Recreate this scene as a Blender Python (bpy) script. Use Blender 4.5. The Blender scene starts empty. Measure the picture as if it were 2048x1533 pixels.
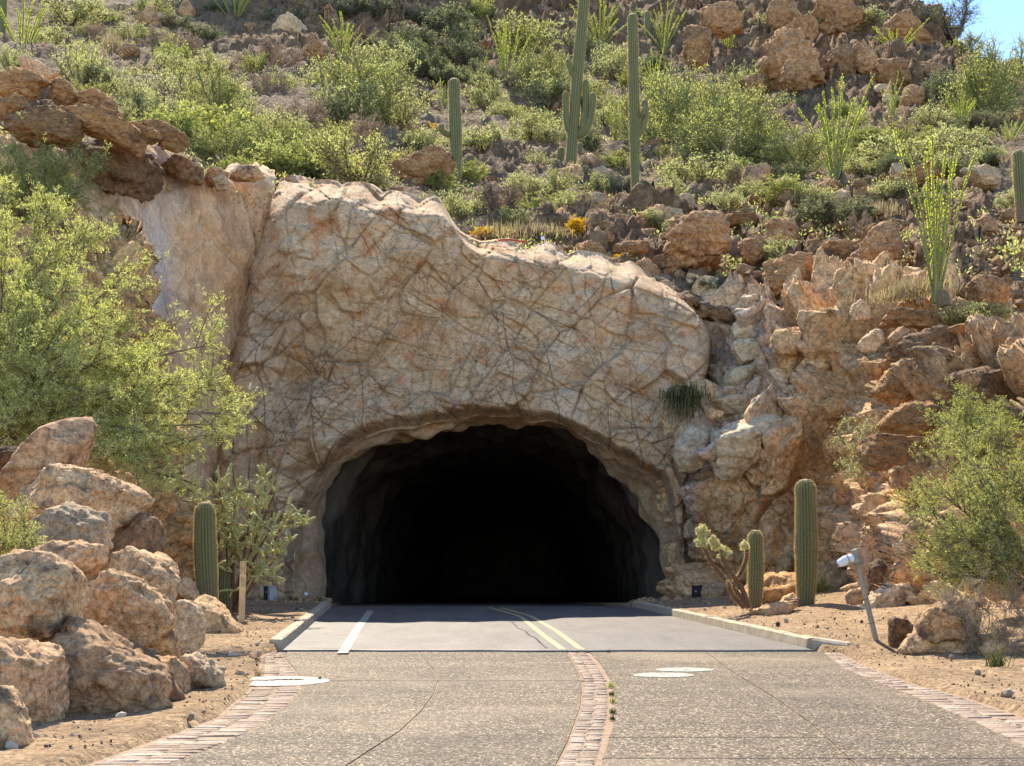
import bpy, math, random
import numpy as np
from mathutils import Vector

# ------------------------------------------------------------------ camera, sky, sun, exposure
F, CX, HY, EYE = 2813.0, 1024.0, 1090.0, 1.6      # focal length in photo pixels, image centre, horizon row, eye height
SC = bpy.context.scene
cam_d = bpy.data.cameras.new("camera"); cam = bpy.data.objects.new("camera", cam_d)
SC.collection.objects.link(cam); SC.camera = cam
cam.location = (0, 0, EYE); cam.rotation_euler = (math.pi / 2, 0, 0)
cam_d.sensor_width = 36; cam_d.sensor_fit = 'HORIZONTAL'; cam_d.lens = 36 * F / 2048
cam_d.shift_y = (HY - 766.5) / 2048; cam_d.clip_end = 1500; cam_d.clip_start = 0.1
SUN_EL, SUN_AZ = math.radians(47), math.radians(-14)
world = bpy.data.worlds.new("World"); SC.world = world; world.use_nodes = True
wn = world.node_tree.nodes; wl = world.node_tree.links
bg = wn["Background"]; sky = wn.new("ShaderNodeTexSky"); sky.sky_type = 'NISHITA'
sky.sun_disc = False; sky.sun_elevation = SUN_EL; sky.sun_rotation = SUN_AZ
sky.altitude = 800; sky.air_density = 0.85; sky.dust_density = 0.0; sky.ozone_density = 3.5
wl.new(sky.outputs[0], bg.inputs[0]); bg.inputs[1].default_value = 0.13
sl = bpy.data.lights.new("sun", 'SUN'); sl.energy = 3.4; sl.angle = math.radians(0.5); sl.color = (1.0, 0.90, 0.74)
sun = bpy.data.objects.new("sun", sl); SC.collection.objects.link(sun)
SV = Vector((math.sin(SUN_AZ) * math.cos(SUN_EL), math.cos(SUN_AZ) * math.cos(SUN_EL), math.sin(SUN_EL)))
sun.rotation_euler = SV.to_track_quat('Z', 'Y').to_euler(); sun.location = (0, 60, 80)
vs = SC.view_settings; vs.view_transform = 'Standard'; vs.look = 'None'; vs.gamma = 1.0; vs.use_curve_mapping = False
vs.exposure = 1.45
SC.render.engine = 'CYCLES'
SC.cycles.max_bounces = 8; SC.cycles.diffuse_bounces = 4; SC.cycles.transparent_max_bounces = 6
SC.cycles.use_denoising = True

# ------------------------------------------------------------------ helpers
def P(px, py, Y):
    """point of the place that stands at depth Y under photo pixel (px, py)"""
    return np.array([(px - CX) / F * Y, Y, EYE + (HY - py) / F * Y])
def G(px, py, z=0.0):
    Y = (EYE - z) * F / (py - HY)
    return np.array([(px - CX) / F * Y, Y, z])
def _h(i, j, k, s):
    n = (i.astype(np.uint32) * np.uint32(374761393)) ^ (j.astype(np.uint32) * np.uint32(668265263)) ^ (k.astype(np.uint32) * np.uint32(2246822519)) ^ np.uint32((s * 3266489917) & 0xffffffff)
    n ^= n >> np.uint32(15); n *= np.uint32(2246822519); n ^= n >> np.uint32(13); n *= np.uint32(3266489917); n ^= n >> np.uint32(16)
    return n.astype(np.float32) / np.float32(4294967296.0)
def vnoise(p, s=0):
    f = np.floor(p); t = (p - f).astype(np.float32); f = f.astype(np.int64); t = t * t * (3 - 2 * t)
    r = 0
    for a in (0, 1):
        wa = t[:, 0] if a else 1 - t[:, 0]
        for b in (0, 1):
            wb = wa * (t[:, 1] if b else 1 - t[:, 1])
            for c in (0, 1):
                r = r + wb * (t[:, 2] if c else 1 - t[:, 2]) * _h(f[:, 0] + a, f[:, 1] + b, f[:, 2] + c, s)
    return r * 2 - 1
def fbm(p, o=4, s=0, g=0.5):
    r, a = 0, 1.0
    for i in range(o):
        r = r + a * vnoise(p * (2.03 ** i) + 17.3 * i, s + i); a *= g
    return r
def vor(p, s=0):
    """F1, F2, offset to the nearest feature point, that cell's three random numbers"""
    f = np.floor(p).astype(np.int64); n = len(p)
    d1 = np.full(n, 9., np.float32); d2 = np.full(n, 9., np.float32); off = np.zeros((n, 3), np.float32); cid = np.zeros((n, 3), np.int64)
    for a in (-1, 0, 1):
        for b in (-1, 0, 1):
            for c in (-1, 0, 1):
                g = f + np.array([a, b, c])
                v = np.stack([g[:, i] + _h(g[:, 0], g[:, 1], g[:, 2], s + 11 * i) for i in range(3)], 1) - p
                d = np.sqrt((v * v).sum(1))
                m = d < d1
                d2 = np.where(m, d1, np.minimum(d2, d)); d1 = np.where(m, d, d1)
                off[m] = v[m]; cid[m] = g[m]
    rnd = np.stack([_h(cid[:, 0], cid[:, 1], cid[:, 2], s + 71 + i) for i in range(4)], 1)
    return d1, d2, off, rnd
def facets(p, size, s, step=0.5, tilt=0.7, soft=.17):
    """broken, tilted rock faces: one random plane per cell"""
    d1, d2, off, r = vor(p / np.float32(size), s)
    fall = sstep(0, soft, d2 - d1)
    return size * (step * (r[:, 0] - .35) + tilt * ((r[:, 1:4] * 2 - 1) * off).sum(1)) * (.12 + .88 * fall), d2 - d1
def sstep(a, b, x):
    t = np.clip((x - a) / (b - a), 0, 1); return t * t * (3 - 2 * t)
def mesh_np(name, V, Fs, mats=None, smooth=True, midx=None):
    me = bpy.data.meshes.new(name); V = np.ascontiguousarray(V, np.float32)
    if not isinstance(Fs, (list, tuple)): Fs = [Fs]
    Fs = [np.asarray(f, np.int32) for f in Fs if len(f)]
    me.vertices.add(len(V)); me.vertices.foreach_set("co", V.ravel())
    L = np.concatenate([f.ravel() for f in Fs]); tot = np.concatenate([np.full(len(f), f.shape[1], np.int32) for f in Fs])
    me.loops.add(len(L)); me.loops.foreach_set("vertex_index", L)
    me.polygons.add(len(tot)); me.polygons.foreach_set("loop_start", np.concatenate([[0], np.cumsum(tot)[:-1]]).astype(np.int32))
    me.polygons.foreach_set("loop_total", tot)
    me.polygons.foreach_set("use_smooth", np.full(len(tot), bool(smooth)))
    for m in (mats if isinstance(mats, (list, tuple)) else [mats]):
        if m: me.materials.append(m)
    if midx is not None: me.polygons.foreach_set("material_index", np.asarray(midx, np.int32))
    me.update(calc_edges=True)
    return me
def link(name, me, loc=(0, 0, 0), parent=None, label=None, cat=None, group=None, kind=None):
    o = bpy.data.objects.new(name, me); SC.collection.objects.link(o); o.location = loc
    if parent is not None: o.parent = parent
    if label: o['label'] = label
    if cat: o['category'] = cat
    if group: o['group'] = group
    if kind: o['kind'] = kind
    return o
def copy_tree(o, parent=None):
    c = o.copy(); SC.collection.objects.link(c)
    if parent is not None: c.parent = parent
    for ch in o.children: copy_tree(ch, c)
    return c
def gridF(nr, nc, off=0):
    a = (np.arange(nr - 1)[:, None] * nc + np.arange(nc - 1)[None]).ravel() + off
    return np.stack([a, a + 1, a + nc + 1, a + nc], 1)
def join(parts):
    """[(V, F)...] -> V, F with one face size"""
    Vs, Fs, n = [], [], 0
    for v, f in parts:
        Vs.append(v); Fs.append(np.asarray(f) + n); n += len(v)
    return np.concatenate(Vs), np.concatenate(Fs)
def unit(v): return v / (np.linalg.norm(v, axis=-1, keepdims=True) + 1e-9)
def tubes(paths, radii, sides=4):
    N, K, _ = paths.shape
    t = np.gradient(paths, axis=1); t = unit(t)
    ref = np.array([0.31, 0.17, 0.05]) + np.where(np.abs(t[..., 2:3]) > .8, np.array([[[.6, .3, 0]]]), np.array([[[0, 0, .93]]]))
    a = unit(np.cross(t, ref)); b = np.cross(t, a)
    th = np.arange(sides) * 2 * math.pi / sides
    V = paths[:, :, None] + radii[:, :, None, None] * (a[:, :, None] * np.cos(th)[:, None] + b[:, :, None] * np.sin(th)[:, None])
    base = (np.arange(N)[:, None, None] * K + np.arange(K - 1)[None, :, None]) * sides
    i = np.arange(sides)[None, None]; j = (i + 1) % sides
    Fq = np.stack([base + i, base + j, base + sides + j, base + sides + i], -1).reshape(-1, 4)
    return V.reshape(-1, 3), Fq
def bez(a, b, c, t):
    return (1 - t) ** 2 * a + 2 * t * (1 - t) * b + t * t * c
def leaves(c, d, L, W, rng):
    d = unit(d); s = unit(np.cross(d, rng.normal(size=d.shape))); n = len(c)
    L = np.broadcast_to(L, (n,))[:, None]; W = np.broadcast_to(W, (n,))[:, None]
    V = np.stack([c, c + d * L * .5 + s * W * .5, c + d * L, c + d * L * .5 - s * W * .5], 1).reshape(-1, 3)
    return V, np.arange(n * 4).reshape(n, 4)
def box(cx, cy, cz, sx, sy, sz, bev=0.0):
    if bev <= 0:
        V = np.array([[x, y, z] for z in (-.5, .5) for y in (-.5, .5) for x in (-.5, .5)]) * [sx, sy, sz] + [cx, cy, cz]
        return V, np.array([[0, 2, 3, 1], [4, 5, 7, 6], [0, 1, 5, 4], [2, 6, 7, 3], [0, 4, 6, 2], [1, 3, 7, 5]])
    # chamfered: bottom ring, upper ring, inset top ring
    def ring(hx, hy, z): return [[-hx, -hy, z], [hx, -hy, z], [hx, hy, z], [-hx, hy, z]]
    hx, hy, hz = sx / 2, sy / 2, sz / 2
    V = np.array(ring(hx - bev, hy - bev, -hz) + ring(hx, hy, -hz + bev) + ring(hx, hy, hz - bev) + ring(hx - bev, hy - bev, hz)) + [cx, cy, cz]
    Fq = [[3, 2, 1, 0], [12, 13, 14, 15]]
    for k in range(3):
        for i in range(4):
            j = (i + 1) % 4; Fq.append([k * 4 + i, k * 4 + j, k * 4 + 4 + j, k * 4 + 4 + i])
    return V, np.array(Fq)

# ------------------------------------------------------------------ materials
class NT:
    def __init__(s, name):
        s.m = bpy.data.materials.new(name); s.m.use_nodes = True; s.t = s.m.node_tree; s.n = s.t.nodes; s.l = s.t.links
        s.bsdf = s.n["Principled BSDF"]; s.out = s.n["Material Output"]; s.bsdf.inputs["Specular IOR Level"].default_value = 0.25
    def new(s, t, **kw):
        nd = s.n.new(t)
        for k, v in kw.items(): setattr(nd, k, v)
        return nd
    def put(s, sock, v):
        if hasattr(v, "is_linked") or hasattr(v, "links"): s.l.new(v, sock)
        else: sock.default_value = v
    def coord(s, kind='Object', rand=True, scale=None):
        o = s.new("ShaderNodeTexCoord").outputs[kind]
        if rand:
            r = s.new("ShaderNodeObjectInfo").outputs["Random"]
            m = s.new("ShaderNodeVectorMath", operation='MULTIPLY_ADD'); s.l.new(r, m.inputs[0]); m.inputs[1].default_value = (37, 53, 71); s.l.new(o, m.inputs[2]); o = m.outputs[0]
        if scale:
            m = s.new("ShaderNodeVectorMath", operation='MULTIPLY'); s.l.new(o, m.inputs[0]); m.inputs[1].default_value = scale; o = m.outputs[0]
        return o
    def noise(s, co, scale, detail=5, rough=.55, dist=0.0):
        n = s.new("ShaderNodeTexNoise"); s.l.new(co, n.inputs["Vector"]); n.inputs["Scale"].default_value = scale; n.inputs["Detail"].default_value = detail
        n.inputs["Roughness"].default_value = rough; n.inputs["Distortion"].default_value = dist; return n.outputs["Fac"]
    def voro(s, co, scale, feature='F1', out="Distance", rnd=1.0):
        n = s.new("ShaderNodeTexVoronoi", feature=feature); s.l.new(co, n.inputs["Vector"]); n.inputs["Scale"].default_value = scale; n.inputs["Randomness"].default_value = rnd
        return n.outputs[out]
    def ramp(s, fac, stops):
        r = s.new("ShaderNodeValToRGB"); s.l.new(fac, r.inputs[0]); e = r.color_ramp.elements
        while len(e) < len(stops): e.new(.5)
        for el, (p, c) in zip(e, stops): el.position = p; el.color = (*c, 1) if not isinstance(c, float) else (c, c, c, 1)
        return r.outputs[0]
    def mix(s, fac, a, b, mode='MIX'):
        m = s.new("ShaderNodeMix", data_type='RGBA', blend_type=mode)
        s.put(m.inputs[0], fac); s.put(m.inputs[6], a if not isinstance(a, tuple) else (*a, 1)); s.put(m.inputs[7], b if not isinstance(b, tuple) else (*b, 1)); return m.outputs[2]
    def math(s, op, a, b=0.0, clamp=False):
        m = s.new("ShaderNodeMath", operation=op); m.use_clamp = clamp; s.put(m.inputs[0], a); s.put(m.inputs[1], b); return m.outputs[0]
    def sat(s, col, k, v=1.0):
        h = s.new("ShaderNodeHueSaturation"); h.inputs["Saturation"].default_value = k; h.inputs["Value"].default_value = v; s.l.new(col, h.inputs["Color"]); return h.outputs[0]
    def bump(s, h, strength=.5, dist=.02, nrm=None):
        b = s.new("ShaderNodeBump"); b.inputs["Strength"].default_value = strength; b.inputs["Distance"].default_value = dist; s.l.new(h, b.inputs["Height"])
        if nrm is not None: s.l.new(nrm, b.inputs["Normal"])
        return b.outputs[0]
    def fin(s, col, rough=.9, nrm=None):
        s.put(s.bsdf.inputs["Base Color"], col if not isinstance(col, tuple) else (*col, 1)); s.put(s.bsdf.inputs["Roughness"], rough)
        if nrm is not None: s.l.new(nrm, s.bsdf.inputs["Normal"])
        return s.m
def rock_mat(name, cols, sc=1.0, stain=(.05, .04, .035), stain_amt=.45, pale=(.55, .5, .44), pale_amt=.3, crack=.5, stretch=(1, 1, 1), bump=.8, lichen=0.0, hue=True, grain=1.0, zones=False, spk=.75, val=1.22, sat=1.04):
    wm = lambda c: (min(1, c[0] * 1.16), c[1] * .95, c[2] * .68)
    cols = [wm(c) for c in cols]; pale = wm(pale)
    t = NT(name); co = t.coord(scale=stretch)
    n1 = t.noise(co, .55 * sc, 6, .6, .6)
    k = len(cols); col = t.ramp(n1, [(.28 + .44 * i / (k - 1), c) for i, c in enumerate(cols)])
    n2 = t.noise(co, 3.1 * sc, 6, .65, .3)
    col = t.mix(t.ramp(n2, [(.35, .0), (.7, .55)]), col, tuple(min(1, c * 1.35 + .03) for c in cols[-1]))
    n3 = t.noise(co, 1.15 * sc, 7, .68, 1.2)
    col = t.mix(t.math('MULTIPLY', t.ramp(n3, [(.5, .0), (.64, 1.0)]), stain_amt), col, stain)
    n4 = t.noise(co, 1.9 * sc, 6, .7, .8)
    col = t.mix(t.math('MULTIPLY', t.ramp(n4, [(.55, .0), (.72, 1.0)]), pale_amt), col, pale)
    if zones:
        for an, zc, amt in (("pale", (.60, .545, .49), .8), ("varnish", (.062, .042, .03), .82), ("rust", (.58, .30, .12), .6)):
            a = t.new("ShaderNodeAttribute"); a.attribute_name = an
            col = t.mix(t.math('MULTIPLY', t.math('MULTIPLY', a.outputs["Fac"], t.ramp(t.noise(co, 1.6 * sc, 6, .7, 1.0), [(.34, .15), (.56, 1.0)])), amt), col, zc)
    if lichen:
        n5 = t.noise(co, 4.5 * sc, 4, .7); col = t.mix(t.math('MULTIPLY', t.ramp(n5, [(.6, .0), (.66, 1.0)]), lichen), col, (.27, .26, .09))
    g = t.noise(co, 38 * sc, 3, .7)
    col = t.mix(.55 * grain, col, t.ramp(g, [(.3, .55), (.7, 1.35)]), 'MULTIPLY')
    sp = t.noise(co, 8.5 * sc, 6, .72, .6); col = t.mix(spk, col, t.ramp(sp, [(.35, .32), (.5, 1.0), (.64, 1.5)]), 'MULTIPLY')
    wv = t.new("ShaderNodeVectorMath", operation='MULTIPLY_ADD'); nz = t.new("ShaderNodeTexNoise"); t.l.new(co, nz.inputs["Vector"]); nz.inputs["Scale"].default_value = 1.4 * sc
    t.l.new(nz.outputs["Color"], wv.inputs[0]); wv.inputs[1].default_value = (.9 / sc,) * 3; t.l.new(co, wv.inputs[2])
    e = t.voro(wv.outputs[0], 1.3 * sc, 'DISTANCE_TO_EDGE')
    cr = t.ramp(e, [(.0, 1.0), (.03, .0)])
    col = t.mix(t.math('MULTIPLY', cr, crack), col, tuple(c * .25 for c in cols[0]))
    if hue:
        hs = t.new("ShaderNodeHueSaturation"); r = t.new("ShaderNodeObjectInfo").outputs["Random"]
        t.l.new(t.math('MULTIPLY_ADD', r, .5), hs.inputs["Value"]); t.n[-1].inputs[2].default_value = .75
        t.l.new(col, hs.inputs["Color"]); col = hs.outputs[0]
    h = t.math('ADD', t.math('MULTIPLY', n3, 1.6), t.math('ADD', t.math('MULTIPLY', n2, .9), t.math('ADD', t.math('MULTIPLY', sp, .55), t.math('MULTIPLY', g, .22))))
    h = t.math('SUBTRACT', h, t.math('MULTIPLY', cr, .35 * crack))
    return t.fin(t.sat(col, sat, val), .88, t.bump(h, bump, .11 / sc))
def leaf_mat(name, c1, c2, c3=None, trans=.5, ctint=(1.25, 1.3, .55), up=1.6):
    c1, c2, c3 = [tuple(min(.85, v * up) for v in (c or c2)) for c in (c1, c2, c3)]
    t = NT(name); g = t.new("ShaderNodeNewGeometry").outputs["Random Per Island"]; r = t.new("ShaderNodeObjectInfo").outputs["Random"]
    n = t.noise(t.coord(), 2.2, 3)
    f = t.math('ADD', t.math('MULTIPLY', g, .55), t.math('ADD', t.math('MULTIPLY', n, .4), t.math('MULTIPLY', r, .22)))
    col = t.ramp(f, [(.2, c1), (.6, c2), (1.0, c3 or c2)])
    d = t.bsdf; t.put(d.inputs["Base Color"], col); d.inputs["Roughness"].default_value = .6; d.inputs["Specular IOR Level"].default_value = .15
    tr = t.new("ShaderNodeBsdfTranslucent"); tc = t.mix(1.0, col, ctint, 'MULTIPLY'); t.l.new(tc, tr.inputs[0])
    mx = t.new("ShaderNodeMixShader"); mx.inputs[0].default_value = trans; t.l.new(d.outputs[0], mx.inputs[1]); t.l.new(tr.outputs[0], mx.inputs[2]); t.l.new(mx.outputs[0], t.out.inputs[0])
    return t.m
def plain(name, col, rough=.6, metal=0.0, n_sc=0, n_amt=.3, bump=0.0):
    t = NT(name); t.bsdf.inputs["Metallic"].default_value = metal
    c = col; nr = None
    if n_sc:
        n = t.noise(t.coord(), n_sc, 5, .65); c = t.mix(n_amt, (*col,), t.ramp(n, [(.3, .35), (.7, 1.5)]), 'MULTIPLY')
        if bump: nr = t.bump(n, bump, .01)
    return t.fin(c, rough, nr)

M = {}
M['tan'] = rock_mat("boulder_tan", [(.22, .155, .105), (.37, .27, .185), (.52, .405, .29)], 2.2, stain_amt=.75, pale_amt=.3, crack=.0, bump=.85, val=1.32, sat=1.03)
M['red'] = rock_mat("boulder_red", [(.20, .132, .09), (.33, .228, .16), (.46, .345, .25)], 2.2, stain_amt=.7, pale_amt=.2, crack=.0, bump=.85, val=1.32, sat=1.03)
M['grey'] = rock_mat("boulder_grey", [(.18, .145, .115), (.32, .27, .22), (.45, .39, .32)], 2.4, stain_amt=.4, pale_amt=.3, crack=.0, bump=.8, val=1.38)
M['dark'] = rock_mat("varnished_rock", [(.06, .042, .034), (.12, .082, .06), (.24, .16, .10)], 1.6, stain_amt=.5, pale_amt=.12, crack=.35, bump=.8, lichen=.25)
M['slab'] = rock_mat("layered_brown_rock", [(.13, .078, .045), (.27, .17, .098), (.44, .31, .19)], 1.5, stain_amt=.5, pale_amt=.2, crack=.3, stretch=(1, 1, 2.6), bump=.9, lichen=.3)
M['pale'] = rock_mat("pale_rock", [(.34, .27, .21), (.46, .38, .30), (.58, .50, .42)], 1.6, stain_amt=.25, pale_amt=.5, crack=.2, bump=.7)
M['hillrock'] = rock_mat("hillside_rock", [(.11, .066, .042), (.25, .16, .10), (.42, .30, .205)], 1.5, stain_amt=.45, pale_amt=.28, crack=.3, bump=.9, lichen=.15)
M['cliff'] = rock_mat("cut_cliff_rock", [(.42, .265, .15), (.64, .45, .29), (.72, .57, .42)], .9, stain_amt=.3, pale=(.5, .46, .42), pale_amt=.35, crack=.4, bump=1.0, hue=False, zones=True)
M['crag'] = rock_mat("orange_crag_rock", [(.32, .19, .095), (.48, .32, .18), (.56, .42, .27)], 1.2, stain_amt=.35, pale_amt=.3, crack=.5, bump=1.0, hue=False)
M['wall'] = rock_mat("smooth_cut_wall", [(.40, .27, .19), (.56, .42, .32), (.64, .54, .45)], .5, stain=(.16, .10, .07), stain_amt=.45, pale=(.45, .41, .38), pale_amt=.7, crack=.25, stretch=(1.2, 1.2, .62), bump=.6, hue=False, zones=True, spk=.35)

M['bleached'] = rock_mat("bleached_cut_rock", [(.50, .42, .34), (.62, .55, .47), (.72, .67, .60)], 1.3, stain=(.24, .15, .09), stain_amt=.4, pale=(.62, .63, .66), pale_amt=.6, crack=.3, bump=.8, spk=.5, val=1.05)
def portal_mat():
    t = NT("carved_portal_concrete"); co = t.coord(rand=False)
    n1 = t.noise(co, .42, 6, .62, .8)
    col = t.ramp(n1, [(.30, (.37, .235, .13)), (.45, (.54, .37, .215)), (.6, (.62, .45, .285)), (.74, (.60, .36, .195))])
    n2 = t.noise(co, 1.5, 7, .68, .8); col = t.mix(t.math('MULTIPLY', t.ramp(n2, [(.52, .0), (.68, 1.0)]), .55), col, (.55, .43, .315))
    n3 = t.noise(co, .8, 6, .7, 1.5); col = t.mix(t.math('MULTIPLY', t.ramp(n3, [(.53, .0), (.63, 1.0)]), .7), col, (.50, .235, .11))
    sv = t.noise(t.coord(rand=False, scale=(3.2, 3.2, .35)), 1.1, 5, .65); col = t.mix(t.math('MULTIPLY', t.ramp(sv, [(.55, .0), (.75, 1.0)]), .35), col, (.13, .105, .09))
    g = t.noise(co, 24, 4, .7); col = t.mix(.4, col, t.ramp(g, [(.3, .6), (.7, 1.3)]), 'MULTIPLY')
    a = t.new("ShaderNodeAttribute"); a.attribute_name = "crack"
    fb = t.noise(t.coord(rand=False, scale=(1, 1, 1.6)), 5.5, 7, .75, 1.0); col = t.mix(.7, col, t.ramp(fb, [(.34, .5), (.5, 1.0), (.66, 1.35)]), 'MULTIPLY')
    col = t.mix(t.math('MULTIPLY', a.outputs["Fac"], .92), col, (.07, .052, .04))      # dark pigment washed into the carved joints
    h = t.math('ADD', t.math('MULTIPLY', n2, 1.0), t.math('ADD', t.math('MULTIPLY', fb, .7), t.math('MULTIPLY', g, .18)))
    return t.fin(t.sat(col, 1.08, 1.3), .85, t.bump(h, .75, .12))
M['portal'] = portal_mat()
def lining_mat():
    t = NT("sprayed_tunnel_lining"); co = t.coord(rand=False)
    n = t.noise(t.coord(rand=False, scale=(1, .8, .35)), 1.2, 6, .65, .5)
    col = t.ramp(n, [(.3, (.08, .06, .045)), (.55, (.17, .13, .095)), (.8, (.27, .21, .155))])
    return t.fin(col, .9, t.bump(t.noise(co, 4, 6, .6), .6, .1))
M['lining'] = lining_mat()
def hill_mat():
    t = NT("stony_desert_soil"); co = t.coord(rand=False)
    n1 = t.noise(co, .16, 7, .65, .5); col = t.ramp(n1, [(.32, (.12, .075, .038)), (.5, (.22, .14, .072)), (.66, (.32, .215, .12))])
    n2 = t.noise(co, 1.3, 7, .7, .4); col = t.mix(t.ramp(n2, [(.42, .0), (.62, .8)]), col, (.20, .15, .10))
    a = t.new("ShaderNodeAttribute"); a.attribute_name = "rocky"
    v = t.voro(co, 1.7, 'F1', "Color"); rk = t.ramp(t.math('ADD', t.math('MULTIPLY', n2, .7), t.math('MULTIPLY', v, .3)), [(.25, (.075, .042, .022)), (.5, (.22, .13, .065)), (.7, (.40, .265, .145))])
    col = t.mix(a.outputs["Fac"], col, rk)
    n3 = t.noise(co, 7, 4, .7); col = t.mix(.6, col, t.ramp(n3, [(.35, .45), (.65, 1.4)]), 'MULTIPLY')
    st = t.voro(co, 6.5); h = t.math('ADD', t.math('MULTIPLY', n2, .9), t.math('SUBTRACT', t.math('MULTIPLY', n3, .35), t.math('MULTIPLY', st, .35)))
    return t.fin(col, .95, t.bump(h, .9, .22))
M['hill'] = hill_mat()
def dirt_mat():
    t = NT("sandy_dirt"); co = t.coord(rand=False)
    n1 = t.noise(co, .7, 6, .65); col = t.ramp(n1, [(.3, (.25, .16, .085)), (.55, (.39, .255, .135)), (.75, (.48, .33, .185))])
    n2 = t.noise(co, 9, 6, .75); col = t.mix(.9, col, t.ramp(n2, [(.34, .35), (.5, 1.0), (.66, 1.35)]), 'MULTIPLY')
    v = t.voro(co, 30, 'F1', "Color"); col = t.mix(.7, col, t.ramp(v, [(.1, .45), (.9, 1.45)]), 'MULTIPLY')
    d = t.voro(co, 38); h = t.math('ADD', n2, t.math('MULTIPLY', d, -.4))
    return t.fin(col, .95, t.bump(h, .9, .04))
M['dirt'] = dirt_mat()
def aggregate_mat():
    t = NT("exposed_aggregate_concrete"); co = t.coord(rand=False)
    v = t.voro(co, 66, 'F1', "Color"); sp = t.new("ShaderNodeSeparateColor"); t.l.new(v, sp.inputs[0])
    col = t.ramp(sp.outputs[0], [(.0, (.014, .009, .005)), (.25, (.056, .036, .019)), (.6, (.148, .10, .053)), (.86, (.275, .20, .118)), (1.0, (.58, .48, .34))])
    v2 = t.noise(t.coord(rand=False, scale=(1, .55, 1)), 31, 5, .75, .4); col = t.mix(.85, col, t.ramp(v2, [(.38, .25), (.5, .85), (.64, 1.6)]), 'MULTIPLY')
    n = t.noise(co, .5, 7, .65, .4); w = t.ramp(n, [(.35, .6), (.5, 1.0), (.68, 1.2)]); col = t.mix(.55, col, w, 'MULTIPLY')
    st = t.noise(t.coord(rand=False, scale=(.22, 1.5, 1)), 1.1, 6, .7, .6); col = t.mix(.8, col, t.ramp(st, [(.36, .78), (.5, 1.02), (.64, 1.25)]), 'MULTIPLY')
    oil = t.noise(t.coord(rand=False, scale=(1.2, .25, 1)), .9, 5, .6); col = t.mix(t.ramp(oil, [(.58, .0), (.72, .25)]), col, (.12, .09, .06))
    nn = t.noise(co, .28, 5, .6); col = t.mix(t.ramp(nn, [(.5, .0), (.68, .5)]), col, (.34, .25, .16))
    d = t.voro(co, 62)
    return t.fin(col, .75, t.bump(t.math('MULTIPLY', d, -1.0), .6, .008))
M['agg'] = aggregate_mat()
def asphalt_mat():
    t = NT("worn_asphalt"); co = t.coord(rand=False)
    v = t.voro(co, 75, 'F1', "Color"); n = t.noise(t.coord(rand=False, scale=(1, .22, 1)), 1.6, 6, .65)
    col = t.ramp(n, [(.3, (.10, .083, .068)), (.6, (.155, .13, .108)), (.8, (.23, .195, .16))])
    col = t.mix(.85, col, t.ramp(v, [(.1, .4), (.9, 1.7)]), 'MULTIPLY')
    st = t.noise(t.coord(rand=False, scale=(.35, 2.4, 1)), 1.0, 4, .6); col = t.mix(t.ramp(st, [(.58, .0), (.72, .35)]), col, (.30, .28, .26))
    return t.fin(col, .55, t.bump(v, .35, .006))
M['asphalt'] = asphalt_mat()
def brick_mat():
    t = NT("paving_stone"); r = t.new("ShaderNodeObjectInfo").outputs["Random"]
    col = t.ramp(r, [(.0, (.27, .185, .125)), (.3, (.39, .275, .185)), (.55, (.34, .255, .185)), (.75, (.43, .31, .215)), (1.0, (.49, .38, .275))])
    n = t.noise(t.coord(scale=(2.2, 1, 1)), 3.2, 6, .75); col = t.mix(.9, col, t.ramp(n, [(.36, .5), (.52, 1.0), (.68, 1.4)]), 'MULTIPLY')
    return t.fin(col, .8, t.bump(n, .6, .012))
M['brick'] = brick_mat()
M['mortar'] = plain("sandy_mortar", (.31, .215, .135), .95, 0, 9, .8, .5)
M['joint'] = plain("sandy_joint_filler", (.36, .245, .155), .95, 0, 12, .6, .4)
M['kerb'] = plain("kerb_concrete", (.50, .40, .27), .85, 0, 5, .45, .3)
M['white'] = plain("worn_white_paint", (.44, .38, .29), .6, 0, 10, .95)
M['yellow'] = plain("worn_yellow_paint", (.50, .385, .18), .55, 0, 11, .75)
M['tar'] = plain("crack_shadow_tar", (.03, .028, .026), .8)  # even dark colour of the flat road crack ribbons
M['wood'] = plain("pine_stake_wood", (.80, .52, .24), .65, 0, 6, .35)
M['ink'] = plain("black_print", (.06, .035, .02), .7)
M['metal'] = plain("weathered_post", (.34, .30, .23), .6, 0, 8, .4)
M['lamp'] = plain("white_lamp_housing", (.76, .76, .76), .35, 0, 6, .15)
M['black'] = plain("black_plastic", (.022, .024, .03), .5)
M['greybox'] = plain("grey_painted_steel", (.46, .46, .45), .5, 0, 5, .15)
M['redpipe'] = plain("rusty_red_pipe", (.50, .10, .05), .6, 0, 9, .3)
M['bark'] = plain("grey_brown_bark", (.17, .125, .085), .9, 0, 14, .5, .5)
M['greenbark'] = plain("palo_verde_bark", (.25, .25, .10), .85, 0, 10, .5)
M['twig'] = plain("dry_brown_twig", (.42, .31, .22), .9, 0, 8, .4)
M['leaf_pv'] = leaf_mat("palo_verde_leaf", (.17, .185, .065), (.30, .315, .12), (.42, .43, .22), .6, (1.18, 1.15, .6))
M['leaf_gs'] = leaf_mat("grey_green_leaf", (.16, .175, .075), (.29, .305, .155), (.42, .43, .27), .6, (1.15, 1.12, .7))
M['leaf_ds'] = leaf_mat("dark_green_leaf", (.07, .082, .045), (.13, .145, .085), (.20, .215, .135), .5, (1.1, 1.1, .75))
M['leaf_lg'] = leaf_mat("lime_green_leaf", (.13, .15, .05), (.225, .24, .09), (.34, .345, .17), .55, (1.15, 1.15, .6))
M['leaf_br'] = leaf_mat("brown_dry_leaf", (.17, .12, .08), (.27, .20, .14), (.36, .28, .20), .35, (1.1, 1, .8), 1.3)
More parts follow.
